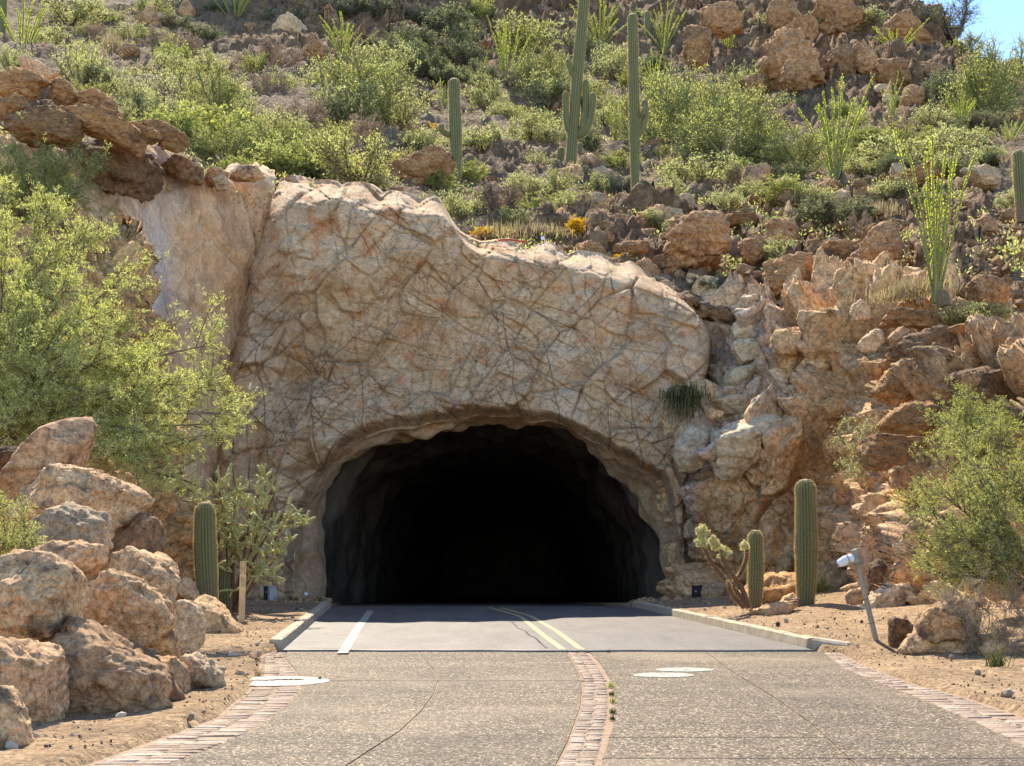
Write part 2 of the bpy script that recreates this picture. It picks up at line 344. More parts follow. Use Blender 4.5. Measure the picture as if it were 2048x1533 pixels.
M['leaf_yl'] = leaf_mat("yellow_flower", (.55, .36, .02), (.75, .52, .03), (.85, .65, .06), .4, (1.1, 1, .5), 1.0)
M['leaf_ac'] = leaf_mat("acacia_leaflet", (.16, .172, .06), (.28, .295, .11), (.48, .48, .26), .52, (1.2, 1.18, .55))
M['leaf_oc'] = leaf_mat("ocotillo_leaf", (.22, .245, .045), (.36, .38, .075), (.5, .5, .12), .55)
M['grass'] = leaf_mat("dry_grass", (.26, .20, .11), (.38, .31, .18), (.5, .43, .28), .45, (1.1, 1.05, .8), 1.0)
M['ggrass'] = leaf_mat("green_grass", (.05, .06, .025), (.10, .11, .045), (.19, .18, .09), .4, (1.15, 1.1, .6), 1.2)
M['spine'] = leaf_mat("golden_spine", (.42, .30, .15), (.58, .45, .26), (.68, .56, .36), .5, (1.2, 1.1, .8), 1.15)
M['cholla'] = leaf_mat("cholla_spine_fuzz", (.50, .48, .28), (.66, .63, .40), (.74, .70, .50), .5, (1.2, 1.15, .7), 1.25)
def saguaro_mat():
    t = NT("saguaro_skin"); co = t.coord()
    n = t.noise(t.coord(scale=(1, 1, .25)), 3, 6, .65); col = t.ramp(n, [(.3, (.08, .092, .030)), (.55, (.12, .138, .048)), (.75, (.17, .175, .07))])
    a = t.new("ShaderNodeAttribute"); a.attribute_name = "rib"; col = t.mix(t.math('MULTIPLY', a.outputs["Fac"], .6), col, (.29, .28, .13))
    sx = t.new("ShaderNodeSeparateXYZ"); t.l.new(t.coord(rand=False), sx.inputs[0]); bz = t.math('ADD', sx.outputs[2], t.math('MULTIPLY', n, -.9)); col = t.mix(t.ramp(bz, [(.0, .85), (.28, .0)]), col, (.19, .145, .09))
    sc = t.noise(t.coord(scale=(1, 1, .5)), 6, 4, .6); col = t.mix(t.ramp(sc, [(.62, .0), (.68, .8)]), col, (.17, .12, .075))
    return t.fin(col, .6, t.bump(n, .3, .02))
M['saguaro'] = saguaro_mat()
M['chskin'] = plain("cholla_green_skin", (.42, .40, .15), .7, 0, 9, .4)
M['chbark'] = plain("cholla_brown_bark", (.17, .095, .05), .9, 0, 20, .6, .5)

def pebble_mat():
    t = NT("mixed_pebbles"); g = t.new("ShaderNodeNewGeometry").outputs["Random Per Island"]
    return t.fin(t.ramp(g, [(.0, (.07, .05, .04)), (.35, (.20, .14, .09)), (.7, (.38, .28, .18)), (1.0, (.5, .42, .32))]), .9)
M['pebble'] = pebble_mat()
M['joint_dark'] = plain("dirty_control_joint", (.07, .05, .035), .95)

# ------------------------------------------------------------------ the hillside
rng = np.random.default_rng(7)
COLS = {
 -300: [(35, 250), (42, 225), (52, 180), (65, 135), (80, 90), (100, 30), (125, -50), (150, -140)],
 0: [(37, 262), (44, 215), (55, 170), (68, 125), (84, 80), (104, 20), (128, -60), (150, -260)],
 250: [(38.5, 310), (44, 270), (54, 225), (66, 180), (82, 125), (100, 70), (118, 0), (125, -70), (150, -480)],
 450: [(40.5, 385), (46, 330), (56, 280), (68, 225), (82, 165), (98, 110), (112, 40), (120, -70), (150, -620)],
 700: [(41.8, 392), (47, 345), (56, 300), (68, 245), (82, 185), (96, 110), (110, 30), (120, -80), (150, -600)],
 900: [(41.5, 490), (47, 430), (56, 372), (66, 310), (80, 240), (95, 160), (110, 60), (120, -40), (150, -420)],
 1100: [(41.5, 515), (47, 450), (56, 390), (66, 320), (80, 240), (95, 150), (110, 60), (122, -20), (150, -200)],
 1270: [(41.5, 575), (47, 490), (56, 415), (66, 350), (80, 260), (95, 160), (110, 80), (125, 0), (150, -100)],
 1450: [(40.5, 625), (46, 510), (55, 420), (66, 350), (80, 260), (92, 180), (108, 80), (122, 0), (140, -60), (150, -60)],
 1650: [(39.5, 610), (46, 490), (55, 395), (66, 330), (80, 250), (90, 170), (104, 80), (115, 10), (125, -40), (150, 60)],
 1830: [(36.5, 625), (42, 500), (52, 390), (64, 310), (78, 230), (90, 160), (102, 80), (112, 5), (118, 30), (150, 300)],
 1890: [(35, 640), (41, 510), (52, 400), (64, 315), (78, 240), (90, 175), (100, 110), (108, 76), (112, 95), (150, 330)],
 1960: [(34, 655), (40, 520), (52, 400), (64, 320), (78, 245), (90, 185), (100, 125), (106, 104), (112, 125), (150, 360)],
 2048: [(33, 660), (38, 540), (50, 410), (62, 330), (76, 255), (88, 200), (98, 165), (104, 152), (112, 175), (150, 400)],
 2350: [(29, 680), (36, 560), (50, 450), (62, 380), (76, 310), (88, 270), (98, 250), (104, 245), (112, 270), (150, 450)],
}
NR = 300
uu = np.linspace(0, 1, NR) ** 1.45
cpx = np.array(sorted(COLS)); cY, cP = [], []
for c in cpx:
    a = np.array(COLS[c], float); Y = a[0, 0] + (150 - a[0, 0]) * uu; cY.append(Y); cP.append(np.interp(Y, a[:, 0], a[:, 1]))
cY, cP = np.array(cY), np.array(cP)
hpx = np.arange(-280, 2330, 5.0); NC = len(hpx)
HYY = np.stack([np.interp(hpx, cpx, cY[:, i]) for i in range(NR)]); HPP = np.stack([np.interp(hpx, cpx, cP[:, i]) for i in range(NR)])
def blur(A, n, ax):
    k = np.ones(2 * n + 1) / (2 * n + 1); pad = [(0, 0), (0, 0)]; pad[ax] = (n, n)
    B = np.pad(A, pad, mode='edge'); return np.apply_along_axis(lambda v: np.convolve(v, k, 'valid'), ax, B)
HPPs = blur(blur(HPP, 7, 1), 5, 0); HPPs[:4] = HPP[:4]; HYY = blur(HYY, 7, 1)
HX = (hpx[None] - CX) / F * HYY; HZ = EYE + (HY - HPPs) / F * HYY
def hill_at(px, py, lift=0.0):
    """where the sight line of a photo pixel meets the hillside (undisturbed surface)"""
    i = int(np.clip(np.searchsorted(hpx, px) - 1, 0, NC - 2)); t = (px - hpx[i]) / (hpx[i + 1] - hpx[i])
    pc = HPPs[:, i] * (1 - t) + HPPs[:, i + 1] * t; yc = HYY[:, i] * (1 - t) + HYY[:, i + 1] * t
    j = np.argmax(pc <= py)
    if pc[j] > py: return np.array([0, 999., 0])
    if j == 0: Y = yc[0]
    else: Y = yc[j - 1] + (yc[j] - yc[j - 1]) * (pc[j - 1] - py) / (pc[j - 1] - pc[j] + 1e-6)
    p = P(px, py, Y); p[2] += lift; return p
HV = np.stack([HX, HYY, HZ], -1).reshape(-1, 3).astype(np.float32)
nx = np.cross(np.gradient(HV.reshape(NR, NC, 3), axis=1), np.gradient(HV.reshape(NR, NC, 3), axis=0)); HN = unit(nx).reshape(-1, 3)
gp = np.tile(hpx, NR); gy = HPPs.ravel()
ZONES = [(1350, 480, 280, 90, 1.0), (1650, 110, 330, 130, 1.0), (1750, 470, 330, 90, .95), (850, 40, 420, 110, .8), (250, 210, 200, 40, .4), (60, 240, 260, 40, .7), (780, 340, 120, 40, .5), (1960, 160, 200, 60, .5), (1500, 560, 130, 60, 1.0), (1800, 560, 250, 60, 1.0), (1420, 200, 160, 70, .5)]
rocky = np.zeros(len(HV), np.float32)
for zx, zy, rx, ry, a in ZONES: rocky = np.maximum(rocky, a * np.exp(-(((gp - zx) / rx) ** 2 + ((gy - zy) / ry) ** 2) ** 1.6))
rn = fbm(HV * .16, 4, 5); rocky = np.clip(rocky * 1.15 + .32 * rn + .12, 0, 1)
wp = HV + .35 * np.stack([vnoise(HV * .9, s_) for s_ in (6, 7, 8)], 1); d1, c1 = facets(wp * [1, 1, 1.7], 3.0, 3, .6, .7); d2, c2 = facets(wp * [1, 1, 1.8], 1.15, 9, .5, .8, .10); d3, c3 = facets(wp * [1, 1, 1.6], .5, 13, .45, .9, .08)
cl = fbm(HV * .07, 4, 21)
sz_ = (HV[:, 2] + .14 * HV[:, 0] + .9 * fbm(HV * .22, 3, 41)) / 1.15; led = 1 - (sz_ - np.floor(sz_)) ** 2.2 - .5; s2_ = (HV[:, 2] + .1 * HV[:, 0] + .5 * fbm(HV * .5, 3, 42)) / .37; led2 = .5 - (s2_ - np.floor(s2_)) ** 1.6
disp = rocky * (.45 * d1 + .75 * d2 + .85 * d3 + .42 * led + .16 * led2 - .30 * (1 - sstep(0, .12, c1)) - .16 * (1 - sstep(0, .12, c2))) + (1 - rocky) * (.22 * d2 + .35 * d3 + .10 * fbm(HV * 1.6, 3, 30)) + .9 * cl
far = sstep(95, 125, HV[:, 1]); disp = disp * (1 + .5 * far * rocky) * (.6 + .4 * sstep(46, 62, HV[:, 1]))
edge = sstep(0, .03, np.repeat(uu, NC)); disp = disp * (.25 + .75 * edge)
HVd = HV + HN * np.where(HN[:, 2:3] > 0, 1, -1) * disp[:, None]
me = mesh_np("hillside", HVd, gridF(NR, NC), M['hill'])
at = me.attributes.new("rocky", 'FLOAT', 'POINT'); at.data.foreach_set("value", rocky.astype(np.float32))
link("hillside", me, kind='structure')
DG = (HVd, HN)

# ------------------------------------------------------------------ lofted rock faces of the cut
def cr(P0, n, ax=0):
    """Catmull-Rom resampling of a control grid along one axis"""
    A = np.moveaxis(np.asarray(P0, float), ax, 0); k = len(A); t = np.linspace(0, k - 1, n); i = np.minimum(t.astype(int), k - 2); f = (t - i).reshape((-1,) + (1,) * (A.ndim - 1))
    p0 = A[np.maximum(i - 1, 0)]; p1 = A[i]; p2 = A[i + 1]; p3 = A[np.minimum(i + 2, k - 1)]
    R = .5 * (2 * p1 + (p2 - p0) * f + (2 * p0 - 5 * p1 + 4 * p2 - p3) * f ** 2 + (3 * p1 - p0 - 3 * p2 + p3) * f ** 3)
    return np.moveaxis(R, 0, ax)
def loft(cols, nr, nc):
    W = np.array([[P(*c) for c in col] for col in cols])            # columns x rows x 3
    A = cr(cr(W, nc, 0), nr, 1)
    V = np.swapaxes(A, 0, 1)                                        # rows x cols
    n = unit(np.cross(np.gradient(V, axis=1), np.gradient(V, axis=0)))
    n = np.where((n[..., 1:2] > 0), -n, n)
    return V.reshape(-1, 3).astype(np.float32), n.reshape(-1, 3)
def tuck(col, dy=14, dY=2.2): return col + [(col[-1][0], col[-1][1] + dy, col[-1][2] + dY)]
def treads(z, h, r=.55):
    """broken strata: a steep riser, then a tread that leans back into the light"""
    f = z / h - np.floor(z / h); return np.where(f < r, f / r, (1 - f) / (1 - r)) - .5
RC = [[(1392, 1235, 39.6), (1388, 1050, 39.8), (1378, 900, 40.2), (1330, 830, 40.2), (1365, 760, 41.2), (1375, 690, 42.0), (1375, 615, 42.6)],
 [(1450, 1235, 38.2), (1440, 1050, 38.0), (1430, 900, 37.9), (1420, 848, 38.8), (1450, 760, 39.5), (1455, 690, 40.0), (1455, 610, 40.8)],
 [(1560, 1235, 37.0), (1550, 1050, 37.0), (1550, 905, 36.8), (1560, 845, 38.0), (1560, 760, 38.8), (1560, 680, 39.3), (1555, 590, 40.3)],
 [(1660, 1235, 35.6), (1660, 1050, 35.7), (1650, 950, 36.0), (1650, 850, 36.5), (1660, 760, 37.0), (1660, 680, 37.7), (1660, 588, 39.3)],
 [(1740, 1250, 31.0), (1745, 1080, 32.3), (1750, 960, 33.0), (1760, 870, 33.8), (1760, 780, 34.6), (1760, 690, 35.7), (1760, 605, 37.6)],
 [(1850, 1250, 27.0), (1850, 1080, 29.0), (1850, 960, 30.0), (1860, 870, 31.0), (1860, 780, 31.8), (1860, 690, 33.0), (1870, 615, 35.3)],
 [(1960, 1230, 24.0), (1960, 1080, 26.3), (1960, 970, 27.7), (1960, 870, 28.8), (1960, 780, 29.6), (1960, 710, 31.0), (1970, 645, 33.5)],
 [(2080, 1230, 22.0), (2080, 1080, 24.3), (2080, 970, 25.7), (2080, 870, 26.8), (2080, 780, 27.6), (2080, 710, 29.0), (2080, 645, 32)],
 [(2330, 1250, 18.0), (2330, 1080, 20.0), (2330, 970, 21.5), (2330, 870, 22.8), (2330, 780, 24.0), (2330, 700, 26.5), (2330, 650, 29)]]
V, N = loft([tuck(c) for c in RC], 290, 360)
CUT = (CX + V[:, 0] / V[:, 1] * F, HY - (V[:, 2] - EYE) / V[:, 1] * F, V[:, 1].copy())
def cut_at(px, py): return float(CUT[2][np.argmin((CUT[0] - px) ** 2 + (CUT[1] - py) ** 2)])
q = np.stack([V[:, 0] * .94 - V[:, 2] * .34, V[:, 1], (V[:, 2] * .94 + V[:, 0] * .34) * .62], 1); q = q + .35 * np.stack([vnoise(V * .9, s) for s in (1, 2, 3)], 1)
a1, e1 = facets(q, 1.9, 40, .55, .8, .10); a2, e2 = facets(q * [1, 1, 1.1], .85, 41, .45, 1.0, .07); a3, e3 = facets(V * [1, 1, 1.4], .32, 42, .35, .9, .07); a4, e4 = facets(V * [1, 1, 1.5], .13, 43, .3, .7, .08)
rug = .45 + .55 * sstep(-.3, .4, fbm(V * .35, 3, 50)); low = sstep(3.6, 4.6, V[:, 2]) * .6 + .4
d = 1.0 * a1 + 1.0 * a2 * (.4 + .6 * rug) + .75 * a3 * rug + .5 * a4 * rug - .34 * (1 - sstep(0, .10, e1)) - .17 * (1 - sstep(0, .12, e2)) + .05 * fbm(V * 5, 3, 55)
rA = vor(q / np.float32(1.7), 47)[3]; rB = vor(q / np.float32(.65), 48)[3]; zz_ = V[:, 2] + .38 * V[:, 0] + .5 * fbm(V * .5, 3, 49); up_ = sstep(2.2, 4.0, V[:, 2])
d = d * .8 + up_ * (.62 * treads(zz_ + 1.3 * rA[:, 1], 1.35) + .14 * treads(zz_ * 1.1 + .5 * rB[:, 1], .46))
V = V + N * d[:, None]
def mineral(me, V, **zones):
    """natural colour zones of the rock (bleached, varnished, rusty) as smooth attributes"""
    a, b = CX + V[:, 0] / V[:, 1] * F, HY - (V[:, 2] - EYE) / V[:, 1] * F
    for k in ("pale", "varnish", "rust"):
        z_ = np.zeros(len(V), np.float32)
        for x_, y_, rx, ry, m in zones.get(k, []): z_ = np.maximum(z_, m * np.exp(-(((a - x_) / rx) ** 2 + ((b - y_) / ry) ** 2) ** 1.3))
        at = me.attributes.new(k, 'FLOAT', 'POINT'); at.data.foreach_set("value", z_.astype(np.float32))
    return me
link("cut_cliff", mineral(mesh_np("cut_cliff", V, gridF(290, 360), M['cliff']), V, pale=[(1500, 700, 110, 120, 1), (1440, 880, 100, 70, .9), (1370, 1000, 30, 120, .6), (1740, 1080, 70, 110, .6)], varnish=[(1880, 700, 170, 90, .9), (1980, 820, 120, 140, 1), (1400, 720, 40, 60, .8), (1430, 1080, 70, 90, .35)], rust=[(1640, 960, 90, 160, .9), (1620, 760, 80, 80, .5)]), kind='structure')

LW = [[(508, 1240, 40.6), (498, 1000, 40.6), (484, 800, 40.6), (482, 680, 40.7), (505, 560, 40.8), (525, 450, 41.0), (548, 372, 41.6)],
 [(440, 1240, 39.3), (430, 1000, 39.3), (420, 800, 39.3), (420, 650, 39.4), (430, 540, 39.6), (440, 440, 39.9), (450, 366, 40.8)],
 [(340, 1240, 38.0), (340, 1000, 38.0), (335, 800, 38.0), (330, 650, 38.2), (330, 540, 38.4), (335, 420, 38.7), (345, 330, 39.6)],
 [(240, 1240, 36.8), (240, 1000, 36.8), (240, 800, 36.8), (240, 650, 37.0), (240, 540, 37.2), (240, 400, 37.6), (240, 296, 38.4)],
 [(120, 1240, 35.4), (120, 1000, 35.4), (120, 800, 35.5), (120, 650, 35.7), (120, 540, 36.0), (120, 400, 36.4), (120, 285, 37.6)],
 [(-60, 1240, 33.5), (-60, 1000, 33.6), (-60, 800, 33.8), (-60, 650, 34.0), (-60, 540, 34.5), (-60, 400, 35.2), (-60, 262, 36.6)],
 [(-320, 1240, 31.0), (-320, 1000, 31.2), (-320, 800, 31.4), (-320, 650, 31.8), (-320, 540, 32.2), (-320, 400, 33.2), (-320, 250, 35.0)]]
V, N = loft([tuck(c) for c in LW], 150, 180)
a1, e1 = facets(V * [1, 1, .45], 1.5, 60, .35, .3); a2, e2 = facets(V * [1, 1, .6], .6, 61, .3, .35)
up = sstep(8.5, 11.0, V[:, 2]); d = a1 * (.55 + .4 * up) + a2 * (.22 + .35 * up) - .10 * (1 - sstep(0, .07, e1)) + .22 * fbm(V * .5, 4, 62)
V = V + N * d[:, None]
link("cut_wall", mineral(mesh_np("cut_wall", V, gridF(150, 180), M['wall']), V, pale=[(300, 560, 45, 190, 1), (350, 380, 30, 60, .7)], varnish=[(240, 350, 110, 60, 1), (380, 345, 60, 25, .7), (500, 600, 30, 100, .5)], rust=[(420, 520, 60, 90, .6), (300, 700, 60, 60, .5)]), kind='structure')  # the dark zone beside the portal paints the hollow's shade into the colour

CG = [[(386, 1240, 33.0), (380, 1100, 33.0), (362, 1000, 33.2), (335, 900, 33.5), (310, 760, 34.0), (292, 620, 34.5), (272, 500, 35.5)],
 [(368, 1240, 28.5), (360, 1100, 28.8), (342, 1000, 29.2), (318, 900, 29.8), (298, 760, 31.0), (280, 620, 32.0), (258, 485, 33.5)],
 [(300, 1240, 26.0), (300, 1100, 26.5), (290, 1000, 27.2), (260, 900, 28.2), (240, 760, 29.7), (220, 620, 31.2), (200, 472, 33.0)],
 [(180, 1240, 24.5), (180, 1100, 25.2), (180, 1000, 26.0), (160, 900, 27.2), (150, 760, 29.0), (140, 620, 30.8), (130, 470, 33.2)],
 [(0, 1240, 23.5), (0, 1100, 24.4), (0, 1000, 25.2), (0, 900, 26.5), (0, 760, 28.5), (0, 620, 30.4), (0, 455, 33.4)],
 [(-320, 1240, 21.0), (-320, 1100, 22.0), (-320, 1000, 23.0), (-320, 900, 24.5), (-320, 760, 27.0), (-320, 620, 29.5), (-320, 440, 33.0)]]
V, N = loft([tuck(c, 10, 2.0) for c in CG], 160, 170)
a1, e1 = facets(V * [1, 1, .8], 1.3, 70, .45, .8, .08); a2, e2 = facets(V, .45, 71, .4, .9, .05); a3, e3 = facets(V, .18, 72, .4, .9, .05)
V = V + N * (.6 * a1 + .8 * a2 + .7 * a3 - .08 * (1 - sstep(0, .1, e1)) + .4 * treads(V[:, 2] + .3 * V[:, 0] + .5 * fbm(V * .6, 3, 74), 1.1) + .15 * treads(V[:, 2] + .3 * fbm(V, 2, 75), .4))[:, None]
link("left_crag", mesh_np("left_crag", V, gridF(160, 170), M['crag']), kind='structure')

# ------------------------------------------------------------------ tunnel portal: carved face and lining
LIP = [(572, 1225), (578, 1130), (592, 1050), (620, 985), (655, 925), (700, 882), (770, 858), (850, 842), (930, 834), (1000, 831), (1070, 836), (1130, 848), (1190, 872), (1240, 902), (1290, 935), (1325, 962), (1343, 1000), (1352, 1060), (1358, 1130), (1362, 1225)]
OUT = [(440, 1225), (430, 1060), (425, 900), (436, 770), (462, 660), (492, 510), (545, 372), (640, 362), (715, 368), (800, 389), (870, 398), (931, 468), (1020, 484), (1120, 499), (1210, 520), (1335, 563), (1424, 640), (1404, 770), (1372, 900), (1378, 1225)]
THR = [(643, 1225), (645, 1130), (652, 1050), (672, 985), (700, 930), (745, 890), (800, 868), (870, 850), (940, 842), (1000, 840), (1065, 845), (1120, 858), (1170, 880), (1215, 912), (1250, 950), (1280, 990), (1300, 1040), (1312, 1090), (1318, 1150), (1322, 1225)]
NS, NTt = 690, 240
L3 = cr(np.array([P(a, b, 38.5) for a, b in LIP]), NS); O3 = cr(np.array([P(a, b, 40.0) for a, b in OUT]), NS)
# even out the spacing along the rim
t = np.linspace(0, 1, NTt)[:, None, None]
V = (L3[None] * (1 - t) + O3[None] * t).reshape(-1, 3)
x, z = V[:, 0], V[:, 2]; tt = np.repeat(np.linspace(0, 1, NTt), NS); ss = np.tile(np.linspace(0, 1, NS), NTt)
pxv = CX + x / V[:, 1] * F; pyv = HY - (z - EYE) / V[:, 1] * F
Yf = 38.45 + .115 * np.clip(z - 1, 0, 20) + .55 * fbm(np.stack([x * .3, z * .3, 0 * x], 1), 3, 80)
def bossf(cx_, cy_, rx, ry, a, pw=1.0): return a * np.exp(-(((pxv - cx_) / rx) ** 2 + ((pyv - cy_) / ry) ** 2) ** pw)
Yf -= bossf(640, 845, 62, 75, .75, 1.8) + bossf(562, 905, 40, 75, .6, 1.8) + bossf(700, 480, 200, 120, .5, 1.5)
Yf += bossf(520, 590, 45, 90, .7) + bossf(590, 760, 90, 22, .35)
Yf += .55 * sstep(905, 950, pxv + .16 * (pyv - 480)) * sstep(780, 560, pyv)
top = (ss > .27) & (ss < .86)
Yf += np.where(top, 2.0 * sstep(.86, 1.0, tt) ** 2, 0) + np.where(ss <= .30, 1.5 * sstep(.8, 1.0, tt) ** 2, 0) + np.where(ss >= .82, 2.4 * sstep(.5, 1.0, tt) ** 2 * sstep(.82, .9, ss), 0)
V[:, 0] *= Yf / V[:, 1]; V[:, 2] = EYE + (z - EYE) * (Yf / V[:, 1]); V[:, 1] = Yf      # keep the outline where it is seen
V = V.astype(np.float32)
q2 = np.stack([V[:, 0], V[:, 2], .35 * V[:, 1]], 1)
wq = q2 + .09 * np.stack([fbm(q2 * .7, 3, s) for s in (90, 91, 92)], 1)
rot = lambda q, a, sx, sy: np.stack([(q[:, 0] * math.cos(a) + q[:, 1] * math.sin(a)) / sx, (-q[:, 0] * math.sin(a) + q[:, 1] * math.cos(a)) / sy, q[:, 2] * 0 + .37], 1).astype(np.float32)
A1, A2, o1, r1 = vor(rot(wq, .9, 1.9, 1.1), 100); B1, B2, o2, r2 = vor(rot(wq, -.5, .95, .5), 101); C1, C2, o3, r3 = vor(rot(wq, 1.2, .62, .26), 102)
dens = sstep(-.25, .35, fbm(q2 * .33, 3, 95) + .035 * (V[:, 0] + 1))     # some areas are carved finer
E1 = (A2 - A1) * 1.6; E2 = (B2 - B1) * .8; E3 = (C2 - C1) * .5
vary = .55 + .9 * sstep(-.5, .5, fbm(q2 * 1.3, 2, 93)); crk1 = (1 - sstep(.008, .055, E1 / vary)) * (r1[:, 2] > .2); crk2 = (1 - sstep(.006, .04, E2 / vary)) * (r2[:, 2] > .3); crk3 = (1 - sstep(.004, .028, E3)) * dens * (r3[:, 2] > .45)
tiltA = ((r1[:, 1:3] * 2 - 1) * o1[:, :2]).sum(1); tiltB = ((r2[:, 1:3] * 2 - 1) * o2[:, :2]).sum(1); tiltC = ((r3[:, 1:3] * 2 - 1) * o3[:, :2]).sum(1)
relief = (.16 * (r1[:, 0] - .5) + .30 * tiltA) * sstep(0, .08, A2 - A1) + (.08 * (r2[:, 0] - .5) + .17 * tiltB) * sstep(0, .08, B2 - B1) + dens * (.03 * (r3[:, 0] - .5) + .07 * tiltC) * sstep(0, .15, C2 - C1) + .10 * fbm(q2 * .8, 3, 96) + .05 * fbm(q2 * 2.2, 4, 97)
calm = sstep(0, .03, tt)
Yf2 = .9 * (1 - sstep(0, .05, tt)) ** 1.5; V[:, 1] += Yf2
relief = relief * calm - (.05 * crk1 + .035 * crk2 + .03 * crk3) * calm
def fracture(ang, gap, seed, keep, warp=.22, wid=.03):
    u_ = wq[:, 0] * math.cos(ang) + wq[:, 1] * math.sin(ang) + .45 * warp * fbm(q2 * .8 + seed, 4, seed); v_ = -wq[:, 0] * math.sin(ang) + wq[:, 1] * math.cos(ang)
    k = np.floor(u_ / gap).astype(np.int64); best = np.full(len(u_), 9.)
    for dk in (-1, 0, 1):
        kk = k + dk; pos = (kk + .5 + .8 * (_h(kk, kk * 0, kk * 0, seed) - .5)) * gap; on = vnoise(np.stack([v_ * .55 / gap ** .5 + _h(kk, kk * 0 + 3, kk * 0, seed) * 50, kk * 7.7, kk * 0.], 1).astype(np.float32), seed + 5) > keep
        best = np.minimum(best, np.where(on, np.abs(u_ - pos), 9))
    return 1 - sstep(wid * .2, wid, best), np.where(best < 8, np.exp(-best / (gap * .25)), 0)
FR = [fracture(*a) for a in ((.15, 1.25, 301, -.05, .2, .019), (1.05, 1.05, 302, -.05, .2, .019), (-.75, .95, 303, .0, .2, .018), (1.5, .55, 304, .05, .10, .015), (.5, .45, 305, .1, .10, .014), (-.3, .38, 306, .1, .10, .013), (1.25, .33, 307, .15, .08, .012), (-1.0, .36, 308, .15, .08, .012), (.0, .30, 309, .2, .08, .011))]
fine = np.maximum.reduce([f[0] * (1 if i < 3 else .75 * (.35 + .65 * dens)) for i, f in enumerate(FR)])
relief = 1.0 * relief - .045 * fine * calm + .07 * (FR[0][1] - FR[1][1] + FR[2][1]) * calm
crk1 = crk1 * .55; crk2 = crk2 * .6
crackv = np.clip(np.maximum(np.maximum(crk1 * .8, crk2 * .7), np.maximum(crk3 * .5, fine * .85)), 0, 1) * (.55 + .45 * sstep(-.4, .3, fbm(q2 * .9, 3, 98)))
V[:, 1] -= relief
rim = .10 * fbm(np.stack([ss * 34, tt * 3, 0 * ss], 1), 3, 99) * np.exp(-tt * 14); V[:, 2] += rim.astype(np.float32); V[:, 2] += ((.26 * np.abs(fbm(np.stack([V[:, 0] * .9, 0 * tt, 0 * tt], 1), 3, 87)) - .12) * sstep(.88, 1, tt) * top).astype(np.float32); V[:, 0] += .5 * rim.astype(np.float32)
# the top rolls over and runs back into the hill
K = 14; topr = V.reshape(NTt, NS, 3)[-1]; roll = []
for k in range(1, K + 1):
    f = k / K; r_ = topr.copy(); s_ = np.linspace(0, 1, NS); wt = sstep(.24, .32, s_) * (1 - sstep(.84, .90, s_))
    r_[:, 1] += 3.2 * f * wt + 1.2 * f * (1 - wt); r_[:, 2] += (.35 * math.sin(f * 2.2) * wt + .14 * fbm(np.stack([r_[:, 0] * 1.2, r_[:, 1] * 1.2, 0 * s_], 1), 3, 77) * f)
    r_[:, 0] += np.where(s_ < .27, -1.2 * f, 0) + np.where(s_ > .87, .9 * f, 0)
    roll.append(r_)
Vp = np.concatenate([V.reshape(NTt, NS, 3)] + [r[None] for r in roll]).reshape(-1, 3)
portal = bpy.data.objects.new("tunnel_portal", None); SC.collection.objects.link(portal); portal.location = (0, 38.5, 0)
portal['label'] = "carved tan rockwork tunnel portal with a black arched road opening"; portal['category'] = "tunnel"
me = mesh_np("portal_face", Vp - [0, 38.5, 0], gridF(NTt + K, NS)[:, ::-1], M['portal'])
at = me.attributes.new("crack", 'FLOAT', 'POINT'); at.data.foreach_set("value", np.concatenate([crackv, np.repeat(0, K * NS)]).astype(np.float32))
link("carved_face", me, parent=portal)
T3 = cr(np.array([P(a, b, 42.0) for a, b in THR]), NS)[::3]; lip0 = V.reshape(NTt, NS, 3)[0][::3]
rows = [lip0 + [0, 0, 0]]
for f in np.linspace(.05, 1, 30): rows.append(lip0 * (1 - f) + T3 * f)
for Yd in np.concatenate([np.linspace(42.15, 60, 70), np.linspace(61, 112, 40)]):
    r_ = T3.copy(); r_[:, 1] = Yd; k = 1.0 + .03 * min(1, (Yd - 42) / 1.2); r_[:, 0] = (r_[:, 0] + .6) * k - .6; r_[:, 2] = r_[:, 2] * k - .03 * max(0, Yd - 46); r_[:4, 2] -= 2.2; r_[-4:, 2] -= 2.2; rows.append(r_)
TV = np.array(rows); nr, ns = TV.shape[:2]
cen = np.array([-.6, 0, 1.5]); rad = unit((TV - cen) * [1, 0, 1]); fl = TV.reshape(-1, 3).astype(np.float32)
sidx = np.tile(np.linspace(0, 1, ns), nr)
lump = .42 * fbm(fl * [.55, .75, .3], 3, 110) + .16 * fbm(fl * [1.5, 1.9, .9], 3, 111); lump = lump * np.repeat(np.clip(np.arange(nr) / 7, 0, 1), ns)
TV = fl + rad.reshape(-1, 3) * lump[:, None]
endv = TV[-ns:]; cidx = len(TV); TVc = np.concatenate([TV, [endv.mean(0) + [0, 0, -2]]])
fan = np.stack([np.append(np.arange(ns - 1), ns - 1) + cidx - ns, np.append(np.arange(1, ns), 0) + cidx - ns, np.full(ns, cidx)], 1)
nf = 32; me = mesh_np("portal_reveal", TVc[:nf * ns] - [0, 38.5, 0], gridF(nf, ns), M['portal']); link("rough_reveal", me, parent=portal)
link("tunnel_lining", mesh_np("tunnel_lining", TVc[(nf - 1) * ns:] - [0, 38.5, 0], [gridF(nr - nf + 1, ns), fan - (nf - 1) * ns], M['lining']), parent=portal)

